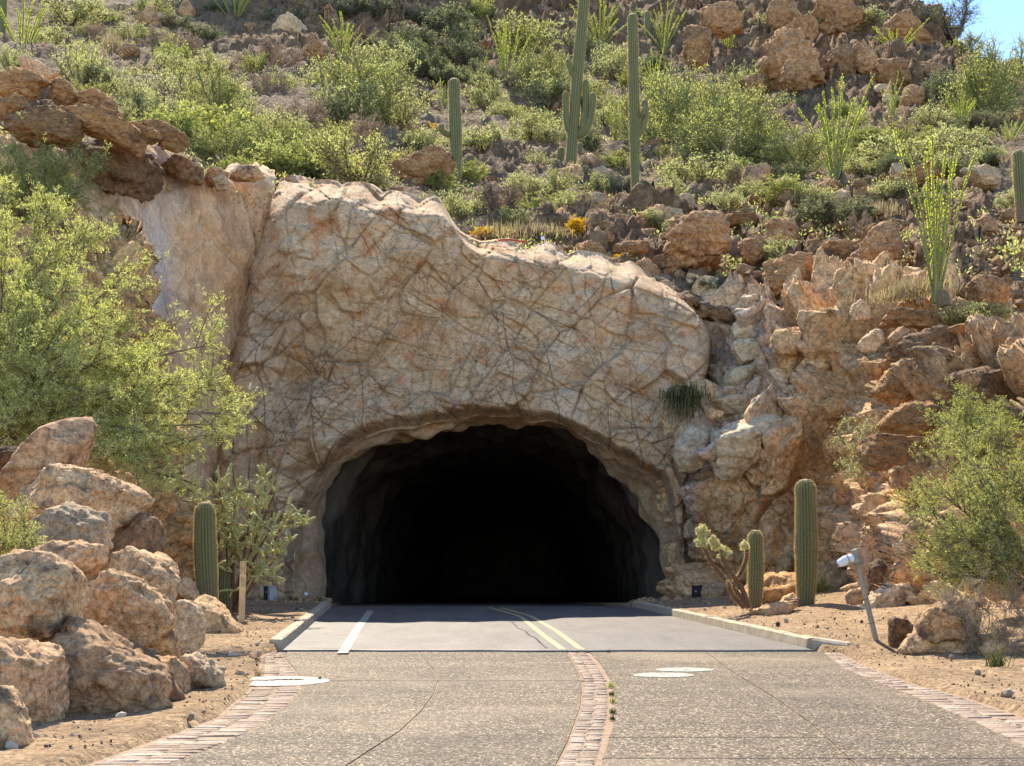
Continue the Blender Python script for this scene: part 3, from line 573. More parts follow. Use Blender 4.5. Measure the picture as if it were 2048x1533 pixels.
# ------------------------------------------------------------------ ground, road, driveway
KL0, KL1 = G(557, 1308), G(661, 1216); KR0, KR1 = G(1640, 1303), G(1268, 1215)
def lerpY(a, b, Y): return a[0] + (b[0] - a[0]) * (Y - a[1]) / (b[1] - a[1])
def kl(Y): return lerpY(KL0, KL1, Y)
def kr(Y): return lerpY(KR0, KR1, Y)
def curve(pts, z=-.02):
    w = np.array([G(a, b, z) for a, b in pts]); w = w[np.argsort(w[:, 1])]
    y0, y1 = w[0], w[1]; sl = (y1[0] - y0[0]) / (y1[1] - y0[1]); ext = [[y0[0] + np.clip(sl, -1.2, 1.2) * (-10), -14, 0], [y0[0] + np.clip(sl, -1.2, 1.2) * (-1.5), y0[1] - 2, 0]]
    w = np.concatenate([ext, w]); return lambda Y: np.interp(Y, w[:, 1], w[:, 0])
cLo = curve([(528, 1311), (524, 1335), (508, 1375), (440, 1435), (330, 1475), (170, 1533)])
cLi = curve([(564, 1309), (590, 1340), (604, 1357), (604, 1376), (590, 1398), (540, 1440), (440, 1490), (330, 1533)])
cJ1 = curve([(838, 1306), (870, 1345), (876, 1362), (870, 1385), (845, 1420), (800, 1462), (740, 1500), (690, 1533)])
cCl = curve([(1133, 1303), (1150, 1330), (1165, 1359), (1165, 1380), (1161, 1413), (1150, 1445), (1136, 1484), (1111, 1532)])
cCr = curve([(1171, 1303), (1196, 1331), (1213, 1359), (1218, 1385), (1218, 1420), (1213, 1447), (1205, 1483), (1191, 1532)])
cGr = curve([(1177, 1303), (1201, 1328), (1219, 1359), (1228, 1385), (1228, 1434), (1224, 1455), (1214, 1488), (1200, 1532)])
cJ2 = curve([(1410, 1303), (1464, 1343), (1550, 1396), (1621, 1447), (1676, 1498), (1714, 1533)])
cRi = curve([(1646, 1304), (1690, 1339), (1775, 1372), (1861, 1406), (1963, 1450), (2040, 1490), (2120, 1533)])
cRo = curve([(1672, 1304), (1724, 1331), (1826, 1368), (1929, 1396), (2060, 1440), (2200, 1480), (2330, 1533)])
def YofPy(py): return (EYE + .02) * F / (py - HY)
YA = YofPy(1304)                                          # where the asphalt starts
def gz(x, y):
    """height of the dirt"""
    rb = sstep(0, 7, x - np.where(y > 20.8, 4.4 + (20.8 - y) * .11, cRo(y))) * sstep(17, 23, y)
    lb = sstep(0, 5, np.where(y > 20.8, kl(np.clip(y, 20, 40)), cLo(y)) - x - .8) * sstep(10, 16, y)
    return .04 + .55 * rb + .25 * lb + .09 * sstep(20.8, 22.0, y)
gx = np.concatenate([[-160, -80, -40, -25, -18], np.arange(-14, 15.01, .14), [18, 25, 40, 80, 160]]); gyv = np.concatenate([[-160, -60, -20, -5], np.arange(3, 41, .13), [44, 50]])
X, Y = np.meshgrid(gx, gyv); Xf, Yf_ = X.ravel(), Y.ravel()
pv = np.stack([Xf, Yf_, 0 * Xf], 1).astype(np.float32)
zz = gz(Xf, Yf_) + .035 * fbm(pv * 1.1, 4, 120) + .012 * fbm(pv * 6, 3, 121)
inside = np.where(Yf_ < YA, sstep(-.12, .06, np.minimum(Xf - cLo(Yf_), cRo(Yf_) - Xf)), sstep(-.02, .10, np.minimum(Xf - kl(Yf_) + .12, kr(Yf_) + .12 - Xf)))
zz = zz * (1 - inside) + (-.13) * inside
zz = np.where(Yf_ > 37.5, np.minimum(zz, .05 - .04 * (Yf_ - 37.5)) - .2 * inside, zz)
link("ground", mesh_np("ground", np.stack([Xf, Yf_, zz], 1), gridF(len(gyv), len(gx)), M['dirt']), kind='structure')

def strip(name, fa, fb, Y0, Y1, z0, thick, mat, n=None, nx_=2, parent=None, inset=0.008, **kw):
    """slab between two curves x = f(Y), with side faces"""
    n = n or max(2, int((Y1 - Y0) / .35)); Ys = np.linspace(Y0 + inset, Y1 - inset, n)
    a, b = fa(Ys) + inset, fb(Ys) - inset; fr = np.linspace(0, 1, nx_)
    top = np.stack([a[:, None] + (b - a)[:, None] * fr, np.repeat(Ys[:, None], nx_, 1), np.full((n, nx_), z0)], -1)
    low = top.copy(); low[..., 2] -= thick
    V = np.concatenate([top.reshape(-1, 3), low.reshape(-1, 3)]); o = n * nx_; Fq = [gridF(n, nx_)]
    i = np.arange(n - 1) * nx_; Fq.append(np.stack([i, i + nx_, i + nx_ + o, i + o], 1)); j = i + nx_ - 1; Fq.append(np.stack([j + nx_, j, j + o, j + nx_ + o], 1))
    k = np.arange(nx_ - 1); Fq.append(np.stack([k + 1, k, k + o, k + 1 + o], 1)); l = k + (n - 1) * nx_; Fq.append(np.stack([l, l + 1, l + 1 + o, l + o], 1))
    return link(name, mesh_np(name, V, Fq, mat, smooth=False), parent=parent, **kw)
drive = strip("driveway", lambda y: cLo(y) - .05, lambda y: cRo(y) + .05, -13.5, YA - .02, -.029, .14, M['joint'], kind='structure')
cuts_l = [-13.5, 3, YofPy(1600), YofPy(1362), YA]; cuts_r = [-13.5, 3, YofPy(1517), YofPy(1475), YA]; cuts_m = [-13.5, 3, YofPy(1600), YofPy(1362), YA]
for fa, fb, cuts in ((cLi, cJ1, cuts_l), (cJ1, cCl, cuts_l), (cGr, cJ2, cuts_r), (cJ2, cRi, [-13.5, 3, YofPy(1517), YA])):
    for a, b in zip(cuts[:-1], cuts[1:]): strip("concrete_slab", fa, fb, a, b, -.02, .1, M['agg'], parent=drive, inset=.008)
for Yc, fa, fb in ((YofPy(1362), cLi, cCr), (YofPy(1475), cGr, cJ2), (YofPy(1517), cGr, cRi)): strip("control_joint", fa, fb, Yc - .016, Yc + .016, -.0185, .05, M['joint_dark'], n=2, nx_=24, parent=drive, inset=.0)
# stone bands: mortar bed and every paving stone
def stone_mesh(s):
    r = np.random.default_rng(s); V, Fq = box(0, 0, 0, 1, 1, 1, .1); V = V + r.normal(size=V.shape) * [.035, .05, .03]; return mesh_np("paving_stone", V, Fq, M['brick'], smooth=False)
SM = [stone_mesh(s) for s in range(5)]
def band(name, fa, fb, Y0, Y1, step, across, jit):
    bed = strip(name, fa, fb, Y0, Y1, -.027, .09, M['mortar'], kind='structure'); rr = np.random.default_rng(hash(name) % 1000 if False else len(name) * 7 + across)
    y = Y0 + step / 2
    while y < Y1:
        a, b = float(fa(y)) + .012, float(fb(y)) - .012
        sl_ = float(fa(y + .2) + fb(y + .2) - fa(y - .2) - fb(y - .2)) / .8
        cutp = [a] + [a + (b - a) * (k + rr.uniform(-.18, .18)) / across for k in range(1, across)] + [b]
        for k in range(across):
            if rr.random() < .04: continue
            w = cutp[k + 1] - cutp[k] - .007
            s = link("brick", SM[rr.integers(5)], ((cutp[k] + cutp[k + 1]) / 2, y + rr.normal() * .004, -.0555 + rr.normal() * .003), parent=bed)
            s.scale = (w, (step - .009) * rr.uniform(.82, 1.0), .07); s.rotation_euler = (rr.normal() * .015, rr.normal() * .012, rr.normal() * jit)
        y += step * rr.uniform(.94, 1.08)
    return bed
band("center_stone_band", cCl, cCr, YofPy(1560), YA - .03, .115, 2, .03)
band("stone_band", cLo, cLi, YofPy(1560), YA - .1, .135, 2, .05)
band("stone_band", cRi, cRo, YofPy(1500), YA - .1, .135, 2, .05)
strip("joint_soil", cCr, cGr, YofPy(1560), YA - .03, -.03, .09, M['mortar'], kind='structure')

# asphalt: flat up to the portal, then falling into the tunnel
def rz(y): return np.where(y > 36.2, -.0 - .035 * (y - 36.2), 0.0)
Ys = np.concatenate([np.linspace(YA, 36, 60), np.linspace(36.4, 114, 60)]); xs = np.linspace(0, 1, 40)
XL = np.where(Ys < 36, kl(Ys), -6.4); XR = np.where(Ys < 36, kr(Ys), 5.2)
XX = XL[:, None] + (XR - XL)[:, None] * xs; YY = np.repeat(Ys[:, None], 40, 1); YY[0] += .05 * np.sin(xs * 21) + .05 * np.sin(xs * 7 + 1) + .03 * np.sin(xs * 47 + 2)
ZZ = rz(YY) + .0; VV = np.stack([XX, YY, ZZ], -1).reshape(-1, 3); lowr = VV[:40].copy(); lowr[:, 2] = -.08
road = link("asphalt_road", mesh_np("asphalt_road", np.concatenate([VV, lowr]), [gridF(len(Ys), 40), np.stack([np.arange(39) + 1, np.arange(39), len(VV) + np.arange(39), len(VV) + 1 + np.arange(39)], 1)], M['asphalt']), kind='structure')
def ribbon(name, pts, w, mat, z=.004, parent=None, jit=0.0):
    p = np.array([G(a, b) for a, b in pts]); n = max(8, len(p) * 6); t = np.linspace(0, len(p) - 1, n); p = np.stack([np.interp(t, np.arange(len(p)), p[:, i]) for i in range(3)], 1)
    d = unit(np.gradient(p, axis=0)); s = np.stack([d[:, 1], -d[:, 0], 0 * d[:, 0]], 1); w = np.full(n, w) * (1 + jit * np.random.default_rng(3).normal(size=n)); p[:, 2] = rz(p[:, 1]) + z
    V = np.stack([p - s * w[:, None] / 2, p + s * w[:, None] / 2], 1).reshape(-1, 3); return link(name, mesh_np(name, V, gridF(n, 2), mat), parent=parent)
ribbon("edge_line", [(685, 1307), (712, 1262), (741, 1222)], .16, M['white'], parent=road)
ribbon("center_line", [(1126, 1300), (1085, 1270), (1040, 1233), (977, 1215)], .11, M['yellow'], parent=road)
ribbon("center_line", [(1163, 1300), (1112, 1262), (1062, 1233), (1002, 1216)], .11, M['yellow'], parent=road)
for a, b, yy in ((612, 700, 1296), (640, 706, 1268), (664, 728, 1232), (1130, 1210, 1264), (1110, 1180, 1251)): ribbon("tick_line", [(a, yy), (b, yy + 1)], .055, M['white'], parent=road)
ribbon("road_crack", [(1026, 1246), (1036, 1257), (1050, 1262), (1058, 1271), (1072, 1277), (1080, 1286), (1093, 1297)], .035, M['tar'], z=.003, parent=road, jit=.4)
ribbon("road_crack", [(1006, 1243), (1022, 1244), (1028, 1246)], .03, M['tar'], z=.003, parent=road, jit=.3)
ribbon("road_crack", [(1050, 1262), (1080, 1266), (1120, 1265)], .02, M['tar'], z=.003, parent=road, jit=.3)

def kerb(name, f, side, Y0, Y1, nseg, label):
    root = bpy.data.objects.new(name, None); SC.collection.objects.link(root); root.location = (float(f(Y0)), Y0, 0); root['label'] = label; root['category'] = "kerb"
    prof = np.array([[0, -.1], [.035, .135], [.06, .155], [.20, .155], [.22, .14], [.22, -.1]])
    ys = np.linspace(Y0, Y1, nseg + 1)
    for i in range(nseg):
        yy = np.linspace(ys[i] + .006, ys[i + 1] - .006, 5); rr = np.random.default_rng(i + len(label)); V = []
        for y in yy:
            for a, b in prof: V.append([float(f(y)) + side * a, y, b + float(rz(np.array(y))) + rr.normal() * .004])
        V = np.array(V); n = len(prof); Fq = [[k * n + j, k * n + j + 1, (k + 1) * n + j + 1, (k + 1) * n + j] for k in range(4) for j in range(n - 1)]
        caps = [list(range(n)), [4 * n + j for j in range(n)]]
        me = mesh_np("kerb_block", V - np.array(root.location), [np.array(Fq), np.array(caps)], M['kerb'], smooth=False); link("kerb_block", me, parent=root)
    return root
kerb("kerb", kl, -1, YA + .25, 36.4, 8, "weathered concrete kerb along the left edge of the asphalt road")
kr_ = kerb("kerb", kr, 1, YA + .55, 36.4, 11, "weathered concrete kerb along the right edge of the asphalt road")
# slanted end stone of the right kerb
V, Fq = box(0, 0, .03, .62, .24, .26, .03); V[:, 2] -= np.clip(V[:, 0], 0, 1) * .18; V = V @ np.array([[math.cos(-.75), math.sin(-.75), 0], [-math.sin(-.75), math.cos(-.75), 0], [0, 0, 1]])
link("end_block", mesh_np("end_block", V + np.array([float(kr(YA)) + .33, YA + .32, 0]) - np.array(kr_.location), Fq, M['kerb'], smooth=False), parent=kr_)
def disc(name, px, py, w, h, label, cat, marks):
    c = G(px, py, -.016); r = w / 2 / F * c[1]; th = np.linspace(0, 2 * math.pi, 49)[:-1]; V = np.stack([r * np.cos(th), r * h * np.sin(th), 0 * th], 1)
    V = np.concatenate([V, V * [.985, .985, 1] + [0, 0, .004], [[0, 0, .004]]]); i = np.arange(48); j = (i + 1) % 48
    o = link(name, mesh_np(name, V, [np.stack([i, j, j + 48, i + 48], 1), np.stack([i + 48, j + 48, i * 0 + 96], 1)], M['white'], smooth=False), c, label=label, cat=cat)
    mv = [box(x * r, y * r * h, .006, a * r, b * r * h, .003) for x, y, a, b in marks]
    if mv: v, f = join(mv); link("faded_marks", mesh_np("faded_marks", v, f, M['black'], smooth=False), parent=o)
rr = np.random.default_rng(5)
disc("painted_disc", 552, 1362.5, 215, .9, "large white painted disc with faded dark lettering across the left stone band", "pavement marking", [(x, .18 + .1 * math.sin(3 * x) + rr.normal() * .05, rr.uniform(.03, .09), rr.uniform(.10, .26)) for x in np.linspace(-.62, .45, 34)])
disc("painted_disc", 1327, 1350.5, 122, .8, "nearer of two small white discs on the right lane concrete", "pavement marking", [(-.02 + k * .06, .1, .04, .09) for k in range(4)])
disc("painted_disc", 1370, 1340, 116, .75, "farther of two small white discs on the right lane concrete", "pavement marking", [(-.02 + k * .06, .0, .04, .09) for k in range(4)])

# ------------------------------------------------------------------ rocks
def ico(n):
    p = (1 + 5 ** .5) / 2
    V = [(-1, p, 0), (1, p, 0), (-1, -p, 0), (1, -p, 0), (0, -1, p), (0, 1, p), (0, -1, -p), (0, 1, -p), (p, 0, -1), (p, 0, 1), (-p, 0, -1), (-p, 0, 1)]
    Fq = [(0, 11, 5), (0, 5, 1), (0, 1, 7), (0, 7, 10), (0, 10, 11), (1, 5, 9), (5, 11, 4), (11, 10, 2), (10, 7, 6), (7, 1, 8), (3, 9, 4), (3, 4, 2), (3, 2, 6), (3, 6, 8), (3, 8, 9), (4, 9, 5), (2, 4, 11), (6, 2, 10), (8, 6, 7), (9, 8, 1)]
    V = [np.array(v, float) / math.sqrt(1 + p * p) for v in V]
    for _ in range(n):
        c, N = {}, []
        def mid(a, b):
            k = (min(a, b), max(a, b))
            if k not in c: m = V[a] + V[b]; V.append(m / np.linalg.norm(m)); c[k] = len(V) - 1
            return c[k]
        for a, b, d in Fq:
            x, y, z = mid(a, b), mid(b, d), mid(d, a); N += [(a, x, z), (b, y, x), (d, z, y), (x, y, z)]
        Fq = N
    return np.array(V), np.array(Fq)
ICO = {n: ico(n) for n in (0, 1, 2, 3, 4, 5)}
def carve(V, R, seed, rough=1.0, cuts=7, bed=0.0):
    """planar breaks, then grain, on a rock of mean radius R"""
    r = np.random.default_rng(seed); D = unit(V); ext = np.abs(V).max(0)
    for k in range(cuts):
        n = unit(r.normal(size=3) * [1, 1.3, .9]); n[1] = -abs(n[1]) if k % 2 else n[1]
        h = (V @ n); lim = h.max() * r.uniform(.62, .9); ov = np.maximum(h - lim, 0); V = V - np.outer(ov * .92, n)
    p = (V / R).astype(np.float32)
    d = .10 * fbm(p * 1.5 + seed, 3, seed % 97) + .05 * fbm(p * 4.2 + seed, 4, seed % 91 + 3)
    a, e = facets(p * [1, 1, 1 + bed] + seed * .37, .62, seed % 83, .16, .30, .08); a2, e2 = facets(p * [1, 1, 1 + 2 * bed] + seed * .11, .26, seed % 79, .2, .42, .07)
    st_ = (p[:, 2] * 2.6 + p[:, 0] * .7 + .9 * fbm(p * 1.1 + seed, 3, seed % 71)); sw = (.5 - (st_ - np.floor(st_)) ** 1.7) * bed * .075
    d = d * rough + sw + (a + .9 * a2) * rough + .035 * (1 - np.abs(fbm(p * 3.1 + seed, 3, seed % 67))) * rough - .012 * (1 - sstep(0, .09, e)) * rough
    return V + D * (d * R)[:, None]
def rock_outline(name, pts, Y, mat, seed, label, cat="boulder", depth=.85, res=4, rough=1.0, cuts=6, bed=0.0, sink=0.0, group=None):
    pts = np.array(pts, float); w = (pts - [CX, HY]) * [1, -1] / F * Y
    c = (w.min(0) + w.max(0)) / 2; c = .5 * c + .5 * w.mean(0); q = (w - c) * 1.07
    base, Fq = ICO[res]; th = np.arctan2(base[:, 2], base[:, 0])
    g = np.linspace(-math.pi, math.pi, 721); ux, uz = np.cos(g), np.sin(g); rad = np.full(721, 1e-3)
    a = q; b = np.roll(q, -1, 0)
    for (ax, az), (bx, bz) in zip(a, b):
        ex, ez = bx - ax, bz - az; den = ux * ez - uz * ex; den = np.where(np.abs(den) < 1e-9, 1e-9, den)
        t = (ax * ez - az * ex) / den; s = (ax * uz - az * ux) / den; ok = (s >= -1e-6) & (s <= 1 + 1e-6) & (t > 0); rad = np.where(ok, np.maximum(rad, t), rad)
    k = np.exp(-np.linspace(-2, 2, 21) ** 2); k /= k.sum(); rad = np.convolve(np.concatenate([rad[-11:-1], rad, rad[1:11]]), k, 'valid')
    R = np.interp(th, g, rad); s = np.sqrt(base[:, 0] ** 2 + base[:, 2] ** 2); size = math.sqrt(np.ptp(w[:, 0]) * np.ptp(w[:, 1])) / 2
    s2 = s ** .85
    V = np.stack([R * s2 * np.cos(th), np.sign(base[:, 1]) * np.abs(base[:, 1]) ** .8 * size * depth * 1.15, R * s2 * np.sin(th)], 1)
    V = carve(V, size, seed, rough, cuts, bed)
    zb = V[:, 2].min(); loc = np.array([c[0], Y, EYE + c[1] + zb]); V[:, 2] -= zb
    return link(name, mesh_np(name, V, Fq, M[mat]), loc, label=label, cat=cat, group=group)
def Z(pts, ox, oy, s=2.9257): return [(ox + a / s, oy + b / s) for a, b in pts]
PILE = "boulders piled beside the driveway"
BL = [  # outline in an enlarged view, origin of that view, distance, material, roughness, label
 ([(-160, 520), (-120, 380), (0, 310), (120, 285), (280, 290), (400, 350), (470, 430), (490, 500), (470, 580), (430, 660), (380, 720), (250, 780), (100, 760), (0, 715), (-110, 640)], 1013, 13.6, 'tan', 5, .8, "largest rounded tan boulder at the left edge, resting on two lower boulders"),
 ([(160, 300), (170, 230), (190, 120), (280, 50), (400, -10), (480, 5), (560, 30), (640, 90), (665, 130), (620, 230), (560, 270), (440, 285), (300, 290)], 1013, 17.0, 'grey', 4, 1.1, "grey pitted boulder in the pile between the flat top boulder and the reddish block"),
 ([(180, 275), (300, 212), (440, 215), (560, 230), (622, 265), (590, 350), (540, 410), (490, 445), (440, 430), (360, 380), (260, 330)], 1013, 15.2, 'red', 4, .8, "reddish block wedged above the large rounded boulder, broken face to the right"),
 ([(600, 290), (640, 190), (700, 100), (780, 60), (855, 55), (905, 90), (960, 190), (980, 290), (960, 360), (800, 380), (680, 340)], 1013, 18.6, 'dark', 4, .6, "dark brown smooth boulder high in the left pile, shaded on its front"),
 ([(585, 380), (640, 300), (750, 265), (880, 290), (980, 350), (1040, 440), (1050, 520), (1042, 650), (1000, 740), (930, 740), (800, 600), (650, 470)], 1013, 16.8, 'tan', 4, 1.0, "rounded tan boulder with a dark stained flank at the right of the pile"),
 ([(435, 640), (490, 500), (600, 420), (690, 390), (760, 420), (870, 500), (940, 570), (982, 670), (960, 740), (880, 822), (800, 828), (700, 790), (620, 765), (540, 720)], 1013, 14.9, 'tan', 5, 1.0, "sunlit creased tan boulder in the middle of the pile with a vertical fold"),
 ([(235, 830), (300, 750), (420, 682), (500, 690), (600, 760), (720, 850), (860, 920), (960, 970), (1035, 1120), (1052, 1190), (950, 1242), (800, 1265), (640, 1275), (450, 1262), (340, 1235), (280, 1000)], 1013, 13.5, 'red', 5, .9, "broad flat-faced reddish boulder on the dirt at the foot of the pile"),
 ([(-140, 900), (-60, 770), (100, 755), (230, 810), (310, 890), (355, 980), (362, 1080), (352, 1230), (322, 1305), (200, 1295), (60, 1290), (-100, 1200)], 1013, 12.5, 'red', 5, .8, "upright grey-pink boulder under the largest rounded boulder at the left edge"),
 ([(-150, 1250), (-100, 1090), (0, 1062), (60, 1080), (110, 1120), (125, 1200), (150, 1280), (178, 1350), (160, 1405), (60, 1425), (-60, 1430), (-140, 1400)], 1013, 11.0, 'tan', 4, .7, "small smooth boulder in the bottom left corner of the photo"),
 ([(1030, 700), (1040, 570), (1100, 548), (1160, 600), (1197, 680), (1192, 760), (1150, 850), (1090, 885), (1045, 893)], 1013, 18.6, 'grey', 4, .8, "tall grey rounded boulder at the right end of the pile"),
 ([(1100, 640), (1110, 545), (1190, 523), (1270, 540), (1330, 600), (1360, 660), (1412, 720), (1402, 768), (1300, 770), (1220, 768), (1190, 720)], 1013, 24.0, 'tan', 4, .8, "pointed tan boulder standing right beside the wooden stake"),
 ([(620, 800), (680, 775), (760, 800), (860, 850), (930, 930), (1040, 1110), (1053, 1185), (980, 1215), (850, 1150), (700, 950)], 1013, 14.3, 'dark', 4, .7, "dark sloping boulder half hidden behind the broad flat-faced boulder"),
 ([(890, 880), (970, 868), (1060, 905), (1092, 960), (1097, 1090), (1060, 1118), (1000, 1090), (930, 980)], 1013, 15.2, 'red', 3, .9, "narrow upright brown rock behind the small speckled boulder"),
 ([(1045, 925), (1080, 890), (1150, 885), (1240, 920), (1312, 970), (1337, 1025), (1322, 1082), (1230, 1097), (1160, 1072), (1090, 1030)], 1013, 15.6, 'grey', 4, 1.5, "small speckled black and grey boulder out in front of the pile"),
 ([(895, 800), (950, 740), (1010, 718), (1052, 790), (1055, 885), (1010, 895), (950, 860)], 1013, 17.2, 'tan', 3, .9, "fist-shaped tan rock tucked under the stained boulder"),
 ([(1050, 500), (1060, 400), (1120, 408), (1162, 520), (1130, 545), (1080, 540)], 1013, 20.5, 'pale', 3, .7, "pale angular rock left of the foreground saguaro's foot"),
 ([(20, 1440), (100, 1375), (200, 1328), (350, 1283), (500, 1300), (680, 1350), (800, 1420), (848, 1480), (800, 1560), (650, 1600), (500, 1590), (350, 1570), (120, 1560), (40, 1520)], 500, 18.4, 'tan', 5, 1.2, "long flat-topped boulder with dark pits lying across the top of the pile"),
 ([(-120, 1520), (0, 1400), (140, 1200), (290, 1052), (400, 1008), (492, 985), (508, 1050), (500, 1150), (440, 1290), (350, 1330), (200, 1420), (60, 1520)], 500, 19.4, 'red', 4, .6, "pointed slab with a pale grey patch sticking up from the pile"),
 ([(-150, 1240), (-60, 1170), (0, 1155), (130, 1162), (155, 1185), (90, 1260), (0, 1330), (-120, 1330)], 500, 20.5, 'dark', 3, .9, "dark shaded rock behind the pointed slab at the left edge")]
for i, (pts, oy, Y, mt, res, rg, lab) in enumerate(BL): rock_outline("boulder", Z(pts, 0, oy), Y, mt, 11 + i * 7, lab, depth=.9, res=max(4, min(5, res)), bed=.2, rough=rg * .68, group=PILE, cuts=7)
RB = [
 ([(1392, 695), (1450, 640), (1560, 570), (1660, 543), (1742, 560), (1792, 620), (1797, 690), (1740, 742), (1650, 772), (1540, 782), (1450, 755), (1405, 730)], 1013, 20.0, 'tan', 5, 1.0, "balanced oval boulder perched on a flat base rock by the driveway"),
 ([(1338, 840), (1380, 768), (1440, 745), (1520, 775), (1660, 770), (1800, 748), (1842, 780), (1805, 880), (1700, 907), (1500, 903), (1368, 885)], 1013, 20.2, 'tan', 4, .9, "flat pale base rock under the balanced oval boulder"),
 ([(1778, 830), (1830, 768), (1890, 752), (1960, 790), (2015, 845), (1960, 885), (1860, 912), (1795, 895)], 1013, 19.7, 'tan', 4, .8, "rounded tan rock just right of the balanced boulder's base"),
 ([(1265, 700), (1275, 645), (1335, 635), (1395, 700), (1350, 800), (1325, 850), (1268, 835)], 1013, 21.0, 'dark', 3, .8, "dark upright rock between the lamp post and the balanced boulder"),
 ([(1068, 650), (1130, 560), (1250, 475), (1360, 455), (1395, 500), (1330, 575), (1250, 645), (1150, 692), (1078, 690)], 1013, 27.5, 'pale', 4, 1.1, "sloping pale rock on the bank right behind the lamp post"),
 ([(1010, 520), (1040, 490), (1110, 485), (1135, 545), (1085, 645), (1020, 648)], 1013, 28.5, 'tan', 3, .9, "squat tan rock left of the sloping pale rock behind the lamp post"),
 ([(1135, 400), (1145, 335), (1190, 302), (1238, 360), (1205, 460), (1165, 525), (1138, 470)], 1013, 27.8, 'dark', 3, .8, "dark thumb-shaped rock right of the lamp head"),
 ([(300, 570), (420, 480), (540, 410), (700, 398), (740, 480), (720, 580), (600, 612), (480, 612), (330, 600)], 1013, 32.5, 'crag', 4, .9, "large orange boulder behind the pair of saguaros by the right kerb"),
 ([(442, 645), (470, 598), (600, 568), (720, 555), (740, 600), (640, 635), (500, 670), (452, 672)], 1013, 28.5, 'tan', 4, .9, "low log-shaped rock lying between the two saguaros by the right kerb"),
 ([(600, 600), (640, 535), (690, 512), (740, 535), (730, 590), (660, 600)], 1013, 29.6, 'tan', 3, .9, "small tan rock behind the log-shaped rock"),
 ([(800, 600), (825, 550), (900, 555), (915, 580), (870, 605)], 1013, 31.0, 'pale', 3, .8, "pale flat stone just right of the big foreground saguaro's foot"),
 ([(1965, 1060), (2000, 960), (2070, 900), (2160, 940), (2180, 1060), (2100, 1110), (1990, 1112)], 1013, 17.2, 'tan', 4, 1.0, "brown rock cut off by the right edge near the driveway stones"),
 ([(1825, 1048), (1900, 975), (1985, 955), (1970, 1000), (1860, 1050)], 1013, 18.3, 'pale', 3, .7, "half buried pale stone in the dirt by the right edge"),
 ([(1795, 440), (1850, 368), (1950, 335), (2060, 350), (2080, 480), (1980, 540), (1880, 540), (1810, 500)], 1013, 22.5, 'grey', 4, .8, "big blue-grey boulder under the right feathery bush"),
 ([(1885, 320), (1900, 290), (1955, 285), (1985, 330), (1925, 350)], 1013, 22.8, 'pale', 3, .8, "small pale stone lodged above the blue-grey boulder"),
 ([(-10, 560), (10, 535), (62, 542), (75, 575), (30, 590)], 1013, 36.3, 'tan', 3, .8, "low tan stone at the foot of the portal's right side"),
 ([(165, 560), (170, 470), (250, 438), (310, 450), (320, 560), (240, 575)], 1013, 35.8, 'tan', 3, .9, "brown rock between the black box and the jumping cholla"),
 ([(980, 660), (1000, 640), (1060, 645), (1075, 672), (1010, 680)], 1013, 27.3, 'pale', 2, .8, "small flat pale stone at the bank's foot left of the lamp post")]
for i, (pts, oy, Y, mt, res, rg, lab) in enumerate(RB): rock_outline("boulder", Z(pts, 1348, oy), Y, mt, 211 + i * 5, lab, depth=.85, res=min(4, res), rough=rg * .85, cuts=6, cat="rock")
